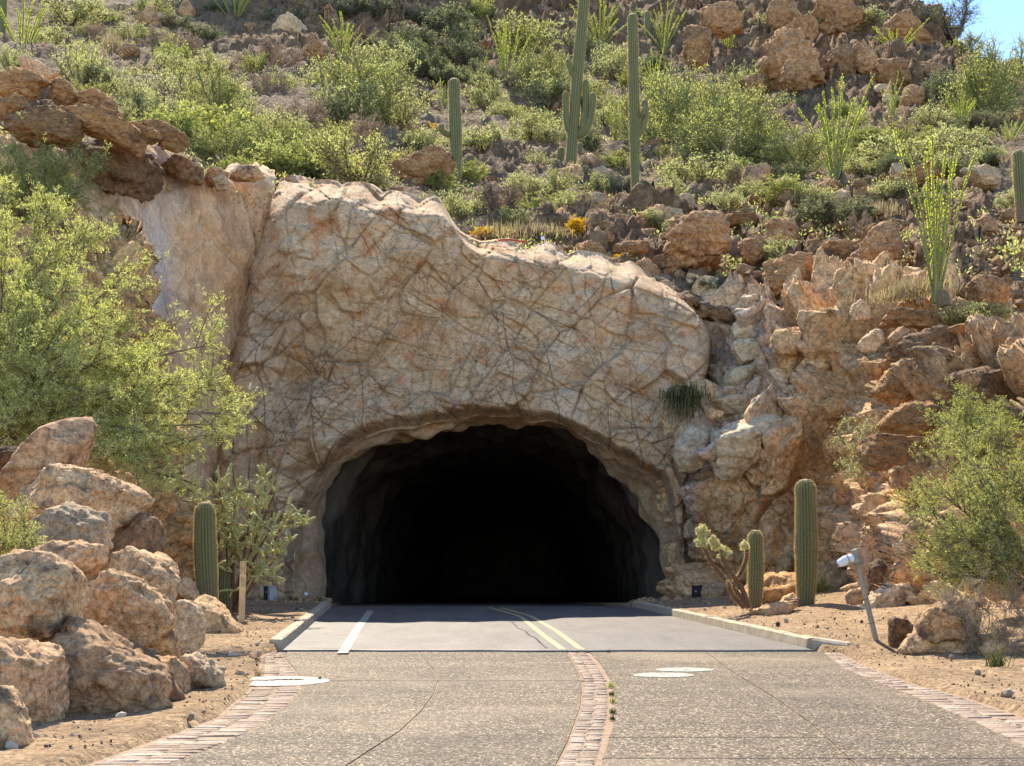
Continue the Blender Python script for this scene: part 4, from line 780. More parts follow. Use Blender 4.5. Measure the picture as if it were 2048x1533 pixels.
RS = [
 ([(1150, 415), (1240, 370), (1350, 348), (1500, 368), (1625, 430), (1560, 475), (1400, 445), (1280, 440), (1200, 465)], 33.6, 'slab', .9, "brown overhanging slab at the top of the right road cut"),
 ([(1180, 660), (1300, 585), (1360, 515), (1500, 468), (1640, 488), (1762, 520), (1650, 610), (1540, 705), (1400, 725), (1240, 700)], 32.0, 'dark', .7, "dark varnished block in the middle of the right road cut"),
 ([(1565, 455), (1700, 437), (1840, 432), (1915, 470), (1800, 510), (1690, 495)], 31.2, 'slab', .9, "long thin slab above the two stacked slabs at the right"),
 ([(1722, 590), (1800, 518), (1900, 488), (2000, 555), (2025, 590), (1940, 665), (1840, 655)], 29.6, 'slab', .8, "upper of two stacked grey-brown slabs at the right edge"),
 ([(1605, 665), (1720, 598), (1885, 628), (1800, 695), (1680, 715)], 29.8, 'slab', .8, "lower of two stacked grey-brown slabs at the right edge"),
 ([(1550, 830), (1600, 740), (1750, 698), (1900, 678), (2080, 690), (2120, 860), (2080, 1010), (1800, 960), (1600, 910)], 28.6, 'dark', .7, "huge dark varnished block at the right edge above the feathery bush"),
 ([(1140, 1065), (1230, 1000), (1330, 918), (1480, 888), (1605, 900), (1592, 1000), (1560, 1085), (1400, 1095)], 30.2, 'slab', 1.0, "sunlit layered block below the dark varnished blocks"),
 ([(1045, 1190), (1110, 1118), (1200, 1092), (1400, 1098), (1505, 1130), (1400, 1192), (1330, 1235), (1250, 1278), (1130, 1283), (1055, 1245)], 29.0, 'slab', .7, "grey flat overhanging slab left of the feathery bush"),
 ([(185, 1140), (330, 1008), (480, 978), (600, 988), (675, 1020), (595, 1085), (490, 1115), (475, 1300), (420, 1345), (250, 1305), (200, 1220)], 36.9, 'bleached', .6, "large white-topped squared block in the right road cut"),
 ([(5, 1150), (80, 1058), (150, 1032), (202, 1080), (185, 1150), (215, 1240), (100, 1295), (5, 1285)], 37.4, 'bleached', .6, "smaller white-topped block against the portal's right edge"),
 ([(1075, 570), (1130, 478), (1220, 468), (1255, 520), (1160, 605)], 33.0, 'pale', .8, "wedge-shaped pale rock left of the dark varnished block"),
 ([(1255, 500), (1320, 457), (1402, 480), (1365, 535), (1290, 575)], 32.4, 'red', .7, "pinkish rounded rock in front of the overhanging slab"),
 ([(1165, 840), (1260, 698), (1385, 760), (1402, 880), (1200, 890)], 31.6, 'slab', .9, "tan fractured block left of the huge dark block"),
 ([(1025, 340), (1090, 298), (1145, 340), (1142, 402), (1050, 412)], 34.5, 'pale', .6, "pale cube-like rock at the brow of the right road cut"),
 ([(1695, 220), (1790, 143), (1885, 168), (1945, 240), (1940, 325), (1800, 345), (1700, 315)], 33.4, 'hillrock', .8, "round topped brown boulder behind the near ocotillo at the right"),
 ([(545, 560), (600, 470), (760, 440), (800, 500), (760, 590), (620, 620)], 37.8, 'cliff', .8, "pale jutting ledge in the upper part of the right road cut"),
 ([(180, 950), (220, 925), (280, 940), (300, 975), (230, 990), (180, 985)], 37.8, 'tan', .7, "small tan ledge stone below the hanging grass tuft")]
for i, (pts, Y, mt, rg, lab) in enumerate(RS): rock_outline("rock_slab", Z(pts, 1348, 500), Y, mt, 331 + i * 5, lab, depth=.75, res=4, rough=rg * .75, cuts=13, cat="rock", bed=.7)
TS = [
 ([(105, 350), (150, 333), (270, 398), (385, 460), (330, 475), (200, 440), (110, 420)], 37.8, 'grey', .7, "grey slab tilted on top of the layered outcrop at upper left"),
 ([(-20, 520), (60, 428), (180, 428), (300, 478), (215, 505), (190, 585), (100, 560), (-10, 555)], 36.4, 'slab', 1.0, "leftmost orange-brown block in the top layer of the left outcrop"),
 ([(295, 500), (340, 463), (420, 488), (442, 580), (380, 620), (305, 580)], 36.8, 'slab', .9, "squarish orange block in the top layer of the left outcrop"),
 ([(425, 520), (560, 538), (640, 570), (703, 680), (680, 714), (600, 650), (450, 600)], 36.9, 'slab', .9, "orange stepped block right of the squarish block on the left outcrop"),
 ([(-30, 570), (120, 568), (183, 640), (100, 695), (20, 705), (-30, 690)], 35.4, 'slab', .9, "yellow lichened block at the left edge of the outcrop"),
 ([(10, 730), (100, 680), (200, 640), (350, 638), (492, 700), (502, 770), (400, 840), (250, 835), (60, 845)], 35.2, 'slab', .8, "long lichened ledge block above the bright green bush at left"),
 ([(345, 650), (500, 640), (620, 655), (760, 740), (855, 880), (800, 915), (700, 850), (500, 770)], 36.0, 'slab', .9, "sloping brown slab running down to the right on the left outcrop"),
 ([(738, 750), (800, 728), (945, 790), (932, 832), (870, 860), (800, 810)], 36.8, 'slab', .9, "small pointed slab at the right end of the left outcrop"),
 ([(845, 735), (920, 713), (1065, 790), (1112, 805), (1050, 895), (960, 885), (930, 800)], 37.5, 'slab', .9, "blunt brown slab ending the left outcrop beside the lime bushes"),
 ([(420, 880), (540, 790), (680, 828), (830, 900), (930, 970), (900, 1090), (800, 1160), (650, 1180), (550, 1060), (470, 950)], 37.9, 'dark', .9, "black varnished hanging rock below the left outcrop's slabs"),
 ([(1185, 1010), (1230, 978), (1330, 1015), (1330, 1090), (1200, 1085)], 39.6, 'hillrock', .9, "brown rock at the top edge of the smooth left wall"),
 ([(1325, 1025), (1380, 973), (1500, 978), (1555, 1030), (1480, 1058), (1370, 1055)], 40.0, 'tan', .8, "rounded tan rock at the brow where the left wall meets the portal"),
 ([(1245, 1045), (1320, 1020), (1335, 1110), (1265, 1118)], 39.4, 'pale', .5, "pale cube-like rock at the top of the left wall"),
 ([(940, 990), (1050, 900), (1180, 960), (1200, 1080), (1080, 1060)], 38.8, 'dark', .6, "dark brown rock capping the middle of the left wall")]
for i, (pts, Y, mt, rg, lab) in enumerate(TS): rock_outline("rock_slab", Z(pts, 0, 0), Y, mt, 431 + i * 5, lab, depth=.8, res=4, rough=rg * .8, cuts=10, cat="rock", bed=1.0)
HS = [  # (outline, origin x, distance or None, material, roughness, label)
 ([(403, 1055), (420, 978), (550, 962), (557, 1095), (480, 1125), (408, 1135)], 1348, None, 'red', .5, "cube-shaped brown rock standing on the ledge below the green palo verde"),
 ([(570, 1090), (620, 1033), (690, 1038), (743, 1090), (680, 1120)], 1348, None, 'pale', .8, "white-topped rock right of the cube-shaped rock"),
 ([(830, 1100), (890, 1048), (950, 1078), (1015, 1112), (1000, 1145), (830, 1135)], 1348, None, 'hillrock', .9, "low brown rocks at the foot of the big ocotillo"),
 ([(1205, 1075), (1330, 1028), (1510, 938), (1558, 970), (1540, 1022), (1440, 1085), (1250, 1105)], 1348, None, 'slab', .8, "pointed leaning slab right of the big ocotillo"),
 ([(1685, 1000), (1830, 968), (1925, 1060), (1910, 1125), (1800, 1085)], 1348, None, 'grey', .9, "grey sloping slab behind the near ocotillo's stems"),
 ([(1855, 1275), (1940, 1222), (2060, 1218), (2070, 1295), (1900, 1305)], 1348, None, 'hillrock', .9, "low flat rock under the saguaro at the right edge"),
 ([(-20, 1300), (100, 1253), (270, 1278), (305, 1400), (335, 1540), (150, 1560), (-20, 1540)], 1348, 43.5, 'hillrock', .8, "broad rust-brown bedrock face right of the portal's top"),
 ([(895, 1445), (1080, 1408), (1115, 1460), (1100, 1505), (960, 1515)], 1348, None, 'slab', .8, "grey-topped rock on the slope left of the near ocotillo"),
 ([(1715, 1465), (1760, 1438), (1835, 1460), (1790, 1495)], 1348, None, 'pale', .8, "small pale stone right of the near ocotillo"),
 ([(425, 1145), (540, 1118), (605, 1160), (570, 1205), (475, 1205)], 1348, None, 'slab', .9, "flat rock directly under the cube-shaped rock"),
 ([(535, 1310), (620, 1275), (705, 1300), (705, 1405), (640, 1435), (540, 1425)], 1348, None, 'hillrock', .8, "blocky brown rock below the cube-shaped rock's ledge"),
 ([(375, 1425), (450, 1375), (535, 1400), (545, 1490), (480, 1505), (390, 1495)], 1348, None, 'hillrock', .8, "blocky rock beside the broad rust-brown bedrock face"),
 ([(505, 260), (560, 225), (640, 213), (760, 228), (855, 350), (865, 480), (780, 570), (600, 570), (515, 500)], 1348, 88, 'hillrock', .9, "massive brown crag below the ridge top at the right"),
 ([(60, 300), (70, 160), (180, 130), (220, 240), (210, 380), (100, 390)], 1348, 84, 'hillrock', .9, "square brown crag left of the massive crag"),
 ([(860, 420), (880, 300), (960, 250), (1060, 330), (1080, 480), (960, 520)], 1348, 90, 'hillrock', .9, "cracked brown crag right of the massive crag"),
 ([(1180, 420), (1200, 360), (1330, 370), (1415, 470), (1400, 520), (1250, 560)], 1348, 86, 'hillrock', .9, "brown crag under the upper right ocotillo"),
 ([(800, 160), (850, 40), (960, -20), (1060, 30), (1100, 150), (1000, 230), (870, 220)], 1348, 105, 'hillrock', 1.0, "high rocky knob at the top of the frame left of the blue sky"),
 ([(1150, 200), (1200, 100), (1330, 90), (1420, 150), (1500, 250), (1380, 290), (1230, 270)], 1348, 102, 'hillrock', 1.0, "rocky shoulder just below the skyline tree"),
 ([(1320, 60), (1370, 10), (1440, 30), (1450, 90), (1380, 110)], 1348, 110, 'hillrock', .9, "small rock crowning the ridge beside the blue sky"),
 ([(1400, 1160), (1470, 1130), (1585, 1150), (1590, 1240), (1480, 1260), (1395, 1240)], 680, None, 'grey', .8, "grey lichened block left of the tall slim saguaro's foot"),
 ([(1740, 1270), (1850, 1210), (2010, 1215), (2020, 1290), (1880, 1340), (1750, 1320)], 680, None, 'tan', .8, "wide tan rock right of the tall slim saguaro's foot"),
 ([(1440, 1060), (1460, 1010), (1540, 975), (1610, 1020), (1600, 1060), (1500, 1090)], 680, None, 'grey', .7, "pale grey sloping rock between the two tallest saguaros"),
 ([(1260, 1030), (1340, 960), (1400, 975), (1440, 1040), (1380, 1090), (1280, 1080)], 680, None, 'red', .8, "red-brown rock under the saguaro with many arms"),
 ([(1800, 1130), (1860, 1100), (1940, 1140), (1900, 1195), (1810, 1190)], 680, None, 'red', .8, "reddish angular rock uphill right of the tall slim saguaro's foot"),
 ([(260, 990), (400, 950), (540, 880), (640, 930), (650, 1010), (540, 1080), (300, 1100), (250, 1050)], 680, None, 'hillrock', .9, "brown ledge left of the lone saguaro's foot"),
 ([(500, 890), (560, 870), (640, 900), (620, 950), (520, 940)], 680, None, 'pale', .8, "pale ledge stone beside the yellow flowers left of the lone saguaro"),
 ([(310, 770), (380, 740), (490, 760), (480, 810), (350, 810)], 680, None, 'slab', .9, "flat stacked rock above the yellow flowers near the lone saguaro"),
 ([(1370, 1480), (1440, 1410), (1540, 1430), (1560, 1500), (1480, 1540), (1380, 1530)], 680, 43.0, 'slab', .8, "brown rock at the lip of the portal's right shoulder"),
 ([(1580, 1450), (1680, 1410), (1800, 1420), (1790, 1480), (1650, 1500)], 680, 44.0, 'hillrock', .8, "flat brown rock above the yellow flowers on the portal's shoulder"),
 ([(1510, 1370), (1560, 1350), (1610, 1380), (1590, 1420), (1530, 1420)], 680, 45.0, 'hillrock', .8, "rounded brown stone right of the tan rock wall under the tall slim saguaro"),
 ([(800, 120), (830, 60), (890, 40), (950, 90), (950, 190), (850, 190)], 0, None, 'red', .8, "upright reddish rock in the shaded rubble near the top left"),
 ([(1040, 100), (1030, 20), (1090, 0), (1140, 60), (1130, 140), (1070, 130)], 0, None, 'red', .8, "tall pinkish rock in the shaded rubble right of its reddish neighbour"),
 ([(680, 310), (740, 250), (815, 290), (815, 325), (720, 335)], 0, None, 'red', .8, "pinkish pointed rock at the left end of a low ledge, upper left slope"),
 ([(870, 320), (890, 275), (1030, 290), (1025, 325), (930, 335)], 0, None, 'red', .7, "long flat pinkish rock at the right end of a low ledge, upper left slope"),
 ([(1620, 240), (1600, 160), (1690, 90), (1790, 120), (1790, 180), (1700, 250)], 0, None, 'grey', .8, "grey angular rock above the round brown cholla"),
 ([(1790, 320), (1800, 220), (1850, 190), (1900, 260), (1880, 380), (1820, 400)], 0, None, 'hillrock', .9, "dark brown upright rock right of the round brown cholla")]
for i, (pts, ox, Y, mt, rg, lab) in enumerate(HS):
    p = np.array(Z(pts, ox, 0)); w = np.ptp(p[:, 0])
    if Y is None: Y = hill_at(p[:, 0].mean(), p[:, 1].max() - 4)[1] + .1
    rock_outline("hill_rock", p, Y, mt, 531 + i * 5, lab, depth=.8, res=4, rough=rg * (1.2 if w > 100 else .8), cuts=12, cat="rock", bed=.7)

KS = [  # ledges and blocks of the bedrock right of the portal's top
 ([(410, 150), (520, 158), (532, 240), (440, 292), (408, 230)], 'hillrock', "upright brown block under the grey lichened block"),
 ([(278, 200), (405, 188), (415, 262), (350, 302), (278, 272)], 'slab', "dark-topped block left of the upright brown block"),
 ([(205, 340), (300, 298), (382, 340), (372, 418), (258, 402)], 'red', "rounded rust-brown rock right of the white marker post"),
 ([(535, 435), (620, 408), (705, 480), (662, 524), (560, 482)], 'red', "smooth reddish wedge above the portal's right lip"),
 ([(648, 395), (790, 388), (825, 440), (802, 515), (700, 492)], 'hillrock', "brown block between the reddish wedge and the bedrock face"),
 ([(385, 330), (500, 308), (640, 300), (622, 352), (450, 368)], 'slab', "long low ledge rock above the yellow flowers on the portal's lip"),
 ([(1165, 305), (1290, 288), (1312, 380), (1262, 442), (1188, 402)], 'hillrock', "greyish block right of the dark cleft beside the bedrock face"),
 ([(1318, 175), (1400, 165), (1502, 200), (1512, 282), (1400, 312), (1328, 262)], 'hillrock', "tan block under a small round bush, right of the dark cleft"),
 ([(1300, 640), (1325, 520), (1330, 420), (1450, 395), (1590, 380), (1612, 470), (1592, 562), (1420, 625)], 'slab', "big fractured ledge block above the brow of the right road cut"),
 ([(1575, 335), (1700, 300), (1722, 402), (1640, 424), (1568, 372)], 'slab', "grey layered rock at the left of a stack of brown slabs"),
 ([(1690, 305), (1880, 308), (1902, 380), (1760, 402), (1688, 352)], 'slab', "topmost brown slab of the stack above the right road cut"),
 ([(1758, 388), (1905, 430), (1902, 492), (1800, 484)], 'hillrock', "tilted brown slab under the topmost slab of the stack"),
 ([(1598, 388), (1700, 398), (1712, 452), (1618, 468)], 'grey', "rounded grey rock at the foot of the slab stack"),
 ([(1698, 432), (1785, 418), (1785, 482), (1718, 494)], 'hillrock', "small brown rock wedged under the slab stack"),
 ([(1895, 260), (2060, 205), (2100, 300), (2080, 510), (1930, 524), (1888, 400)], 'hillrock', "large dark brown rock face right of the slab stack"),
 ([(1775, 630), (1860, 612), (1985, 618), (1995, 702), (1900, 772), (1798, 752)], 'pale', "pale smooth block on the brow of the right road cut"),
 ([(1065, 155), (1180, 128), (1285, 140), (1292, 192), (1100, 214)], 'slab', "flat ledge rock above the dark cleft")]
for i, (pts, mt, lab) in enumerate(KS):
    p = np.array(Z(pts, 1080, 380)); rock_outline("bedrock_block", p, hill_at(p[:, 0].mean(), min(p[:, 1].max(), 600))[1] + .15 if p[:, 1].max() < 600 else 38.6, mt, 731 + i * 3, lab, depth=.8, res=4, rough=.75, cuts=13, cat="rock", bed=.7)

PS = [  # jointed blocks standing out of the right road cut
 ([(300, 620), (330, 540), (560, 518), (605, 580), (480, 642), (330, 684)], 'bleached', "smooth pale grey face in the right road cut beside the dark gully"),
 ([(245, 770), (320, 700), (470, 678), (505, 740), (400, 825), (258, 835)], 'bleached', "pale tilted block above the hanging grass, right of the portal"),
 ([(555, 695), (650, 658), (695, 740), (655, 825), (575, 805)], 'bleached', "bluish-white upright block left of the orange drapery rock"),
 ([(315, 445), (400, 418), (540, 438), (565, 500), (420, 545), (328, 505)], 'bleached', "cream block just under the brow of the right road cut"),
 ([(605, 650), (740, 570), (800, 498), (835, 600), (745, 705), (680, 745)], 'cliff', "cream jutting block in the upper middle of the right road cut"),
 ([(695, 670), (840, 600), (955, 640), (935, 722), (800, 765), (708, 765)], 'cliff', "tan stepped ledge right of the cream jutting block"),
 ([(835, 540), (950, 538), (1065, 590), (950, 625), (848, 605)], 'crag', "orange-tan slab over the stepped ledge in the right cut"),
 ([(595, 870), (720, 768), (805, 790), (745, 885), (638, 925)], 'bleached', "white-edged wedge in the middle of the right road cut"),
 ([(715, 965), (830, 945), (855, 1012), (762, 1085), (695, 1042)], 'crag', "small orange block with a white top above the big foreground saguaro"),
 ([(505, 1165), (600, 1088), (705, 1120), (692, 1225), (558, 1265)], 'cliff', "brown squared block left above the big foreground saguaro"),
 ([(855, 905), (960, 848), (1055, 870), (1005, 965), (895, 1005)], 'crag', "orange fluted rock left of the sunlit layered block"),
 ([(1130, 700), (1200, 648), (1255, 700), (1205, 775), (1125, 768)], 'crag', "orange rounded knob left of the tan fractured block"),
 ([(225, 860), (420, 855), (545, 900), (480, 965), (245, 955)], 'grey', "grey flaky ledge of loose stone behind the hanging grass"),
 ([(850, 1110), (960, 1060), (1050, 1130), (1000, 1260), (880, 1240)], 'crag', "orange block under the wispy bush in the right road cut"),
 ([(960, 1300), (1090, 1270), (1120, 1380), (1040, 1450), (950, 1410)], 'crag', "orange-brown block right above the big foreground saguaro's tip"),
 ([(190, 1330), (330, 1310), (480, 1340), (500, 1480), (340, 1520), (200, 1470)], 'cliff', "broad brown block below the white-topped squared block")]
for i, (pts, mt, lab) in enumerate(PS):
    p = np.array(Z(pts, 1348, 500)); rock_outline("cut_block", p, cut_at(*p.mean(0)) - .05, mt, 851 + i * 3, lab, depth=.55, res=4, rough=.5, cuts=14, cat="rock", bed=.4)
CR = [  # crags of the ridge at the top right
 ([(560, 20), (700, 10), (740, 90), (720, 170), (600, 190), (540, 110)], 1700 - 350, 96, "tan crag above the massive brown crag"),
 ([(150, 60), (300, 30), (420, 80), (430, 170), (300, 210), (160, 170)], 1348, 98, "ledge of brown rock behind the bushy upright ocotillo"),
 ([(620, 100), (760, 90), (860, 130), (840, 230), (720, 240), (620, 200)], 1348, 94, "rounded brown crag between two ocotillos under the high knob"),
 ([(1020, 300), (1110, 250), (1200, 330), (1180, 440), (1080, 440)], 1348, 90, "brown crag under the wide low ocotillo, left part"),
 ([(1380, 390), (1480, 360), (1600, 380), (1640, 470), (1500, 490), (1400, 470)], 1348, 88, "grey-brown crag left of the bushy tree near the right edge"),
 ([(1350, 510), (1400, 490), (1450, 520), (1480, 640), (1380, 650), (1340, 590)], 1348, 80, "upright brown block right of the open ocotillo"),
 ([(640, 380), (720, 350), (790, 400), (800, 520), (700, 540), (640, 480)], 1348, 84, "dark brown crag face left of the small grey-green bush by the massive crag"),
 ([(380, 470), (450, 430), (520, 450), (520, 560), (420, 580)], 1348, 78, "brown crag left below the massive brown crag")]
for i, (pts, ox, Y, lab) in enumerate(CR):
    p = np.array(Z(pts, ox, 0)); rock_outline("crag", p, Y, 'hillrock', 951 + i * 3, lab, depth=.7, res=4, rough=.6, cuts=12, cat="rock", bed=.8)

# ------------------------------------------------------------------ names for places on the hillside
LAND = [("the lone saguaro", 913, 265), ("the saguaro with many arms", 1155, 200), ("the tall slim saguaro", 1270, 240), ("the cube-shaped rock", 1512, 360), ("the skyline tree", 1905, 50), ("the big ocotillo on the right slope", 1672, 265), ("the left layered outcrop", 190, 200),
 ("the near ocotillo on the right ledge", 1880, 440), ("the white marker post", 1087, 488), ("the massive brown crag", 1585, 130), ("the portal's right shoulder", 1400, 590), ("the portal's hump", 720, 360), ("the round brown cholla", 535, 100), ("the dark leaning tree", 1010, 410), ("the upper left ocotillo", 55, 60),
 ("the shaded ocotillo", 680, 80), ("the twin-clump ocotillo", 1030, 110), ("the upper right ocotillo", 1790, 85), ("the large palo verde", 1470, 290), ("the bushy tree near the right edge", 1985, 180), ("the creosote bush above the portal", 715, 310), ("the saguaro at the right edge", 2042, 340), ("the ocotillo in the top left shade", 470, 20)]
USED = set()
def say(noun, px, py):
    """a label built from what stands next to the thing"""
    L = sorted(LAND, key=lambda l: (l[1] - px) ** 2 + 1.6 * (l[2] - py) ** 2)
    def rel(l):
        dx, dy = px - l[1], py - l[2]; d = math.hypot(dx, dy); far_ = "close " if d < 55 else ("" if d < 130 else "well ")
        a = "right" if dx > 0 else "left"; b = "below" if dy > 0 else "above"
        if abs(dx) > 2.2 * abs(dy): r = a + " of"
        elif abs(dy) > 2.2 * abs(dx): r = b
        else: r = b + " and " + a + " of"
        return far_ + r + " " + l[0]
    for l in L[:5]:
        s = f"{noun} {rel(l)}"
        if s not in USED and len(s.split()) <= 16: USED.add(s); return s
    for a in L[:4]:
        for b in L[1:6]:
            if a is b: continue
            s = f"{noun} {rel(a)}, towards {b[0]}"
            if s not in USED and len(s.split()) <= 16: USED.add(s); return s
    s = f"{noun} between {L[0][0]} and {L[1][0]}"; USED.add(s); return s

# loose rocks over the slope: one shape each of ten, copied
rr = np.random.default_rng(17)
RV = []
for k in range(10):
    b, Fq = ICO[3]; V = b * rr.uniform(.7, 1.2, 3) * [1.15, 1, .75]; V = np.sign(V) * np.abs(V) ** .85; V = carve(V, 1.0, 900 + k * 13, .9, 9, .5); V[:, 2] -= V[:, 2].min() * .75
    RV.append({m: mesh_np("hill_rock", V, Fq, M[m]) for m in ('hillrock', 'slab', 'grey', 'red')})
def near_zone(px, py): return max(a * math.exp(-((px - x) / rx) ** 2 - ((py - y) / ry) ** 2) for x, y, rx, ry, a in ZONES)
n, tries = 0, 0
NOUN = {'hillrock': "brown", 'slab': "layered tan", 'grey': "grey", 'red': "reddish"}
while n < 165 and tries < 6000:
    tries += 1; px, py = rr.uniform(10, 2035), rr.uniform(5, 600)
    if rr.random() > .25 + near_zone(px, py): continue
    p = hill_at(px, py)
    if p[1] > 112 or (py > 470 and px < 1180) or (py > 330 and px < 560): continue
    pxw = rr.uniform(16, 40) * rr.uniform(.8, 1.6) * (1.0 if p[1] < 75 else .8); s = pxw / F * p[1] / 2
    if px > 1830 and py < 130: continue
    mt = ['hillrock', 'hillrock', 'slab', 'grey', 'red'][rr.integers(5)]
    o = link("hill_rock", RV[rr.integers(10)][mt], p - [0, 0, .30 * s], label=say(("large " if pxw > 42 else "small " if pxw < 22 else "") + NOUN[mt] + " rock", px, py), cat="rock", group="rocks scattered over the desert hillside")
    o.scale = (s * rr.uniform(.85, 1.25), s, s * rr.uniform(.7, 1.3)); o.rotation_euler = (rr.normal() * .2, rr.normal() * .2, rr.uniform(0, 6.28)); n += 1
# rubble too small and too many to tell apart
b, Fq = ICO[0]; rv = []
for k in range(7000):
    px, py = rr.uniform(-150, 2200), rr.uniform(-20, 640)
    if near_zone(px, py) < rr.random() * .9 - .1: continue
    p = hill_at(px, py)
    if p[1] > 100: continue
    s = rr.uniform(.07, .22) * rr.uniform(.6, 1.5) * (p[1] / 60) ** .5; V = b * (1 + .34 * rr.normal(size=b.shape)) * rr.uniform(.6, 1.3, 3) * s
    rv.append((V + p + [0, 0, .05 * s], Fq))
link("hillside_rubble", mesh_np("hillside_rubble", *join(rv), M['hillrock'], smooth=False), kind='stuff')
# pebbles on the dirt beside the drive
rv = []
b, Fq = ICO[0]
while len(rv) < 5200:
    y = 10 + 27 * rr.random() ** 1.5; x = rr.uniform(-7.5, 10.5)
    if (y < YA and cLo(y) - .05 < x < cRo(y) + .02) or (y >= YA and kl(y) - .3 < x < kr(y) + .3): continue
    s = rr.uniform(.005, .019) * (1 + 2.0 * (rr.random() < .05)); V = b * (1 + .2 * rr.normal(size=b.shape)) * rr.uniform(.7, 1.3, 3) * s
    rv.append((V + [x, y, float(gz(np.array(x), np.array(y))) + .3 * s], Fq))
link("gravel", mesh_np("gravel", *join(rv), M['pebble'], smooth=False), kind='stuff')

# ------------------------------------------------------------------ plants
def shrub(seed, nst, nbr, ntw, nlf, spread=.55, trunk=.02, leafL=.06, leafW=.02, twl=.22, up=.25, lowfill=.3, arch=.15, tone=0.6, flat=1.0):
    """unit-high plant: stems -> branches -> twigs -> leaves; returns stem and leaf meshes' arrays"""
    r = np.random.default_rng(seed)
    az = r.uniform(0, 2 * math.pi, nst); u = np.sqrt(r.random(nst)); rr_ = spread * (.25 + .75 * u)
    zz = np.clip((1 - (rr_ / (spread * 1.12)) ** 2) ** .5 * flat, 0, 1) * r.uniform(lowfill + .35, 1.0, nst)
    lump = 1 + .22 * np.sin(az * 2 + r.uniform(0, 6)) + .15 * np.sin(az * 3 + r.uniform(0, 6))
    end = np.stack([np.cos(az) * rr_ * lump, np.sin(az) * rr_ * lump, zz * .88], 1); a = r.normal(size=(nst, 3)) * [.03, .03, 0]
    mid = (a + end) * .5 + np.stack([np.cos(az) * arch * spread, np.sin(az) * arch * spread, 0 * az], 1) * r.uniform(-.6, 1.4, (nst, 1)) + r.normal(size=(nst, 3)) * .05
    t = np.linspace(0, 1, 7)[None, :, None]; S = bez(a[:, None], mid[:, None], end[:, None], t) + r.normal(size=(nst, 7, 3)) * .008
    rad = trunk * (1 - .75 * np.linspace(0, 1, 7))[None] * r.uniform(.6, 1.2, (nst, 1)); parts = [tubes(S, rad, 4)]
    k = np.repeat(np.arange(nst), nbr); tb = r.uniform(.28, 1.0, len(k))[:, None]; B0 = bez(a[k], mid[k], end[k], tb); tg = unit(end[k] - a[k])
    d = unit(tg * .7 + r.normal(size=(len(k), 3)) * .75 + [0, 0, up]); ln = twl * 1.35 * r.uniform(.4, 1.2, (len(k), 1)) * (1.15 - .5 * tb)
    B1 = B0 + d * ln; Bm = (B0 + B1) / 2 + r.normal(size=B0.shape) * .02; tt = np.linspace(0, 1, 4)[None, :, None]
    parts.append(tubes(bez(B0[:, None], Bm[:, None], B1[:, None], tt), trunk * min(.38, .007 / trunk) * np.linspace(1, .45, 4)[None] * np.ones((len(k), 1)), 3))
    k2 = np.repeat(np.arange(len(k)), ntw); t2 = r.uniform(.2, 1, (len(k2), 1)); T0 = bez(B0[k2], Bm[k2], B1[k2], t2); d2 = unit(d[k2] * .6 + r.normal(size=T0.shape) * .7 + [0, 0, up * .8]); T1 = T0 + d2 * twl * .55 * r.uniform(.4, 1.2, (len(k2), 1))
    parts.append(tubes(np.stack([T0, T1], 1), trunk * min(.18, .0024 / trunk) * np.ones((len(k2), 2)), 3))
    k3 = np.repeat(np.arange(len(k2)), nlf); t3 = r.uniform(.1, 1.05, (len(k3), 1)); C = T0[k3] * (1 - t3) + T1[k3] * t3 + r.normal(size=(len(k3), 3)) * .008
    LV, LF = leaves(C, d2[k3] * .5 + r.normal(size=C.shape) * .55 + [0, 0, .15], leafL * r.uniform(.5, 1.2, len(k3)), leafW * r.uniform(.6, 1.2, len(k3)), r)
    return join(parts), (LV, LF)
def plant(name, arr, bark, leaf):
    (sv, sf), (lv, lf) = arr; o = bpy.data.objects.new(name, None); SC.collection.objects.link(o)
    if len(sf): link("stems", mesh_np("stems", sv, sf, M[bark]), parent=o)
    if len(lf): link("foliage", mesh_np("foliage", lv, lf, M[leaf], smooth=False), parent=o)
    return o
protos = {}
def proto(key, mk):
    if key not in protos: protos[key] = [mk(s) for s in range(3)]
    return protos[key]
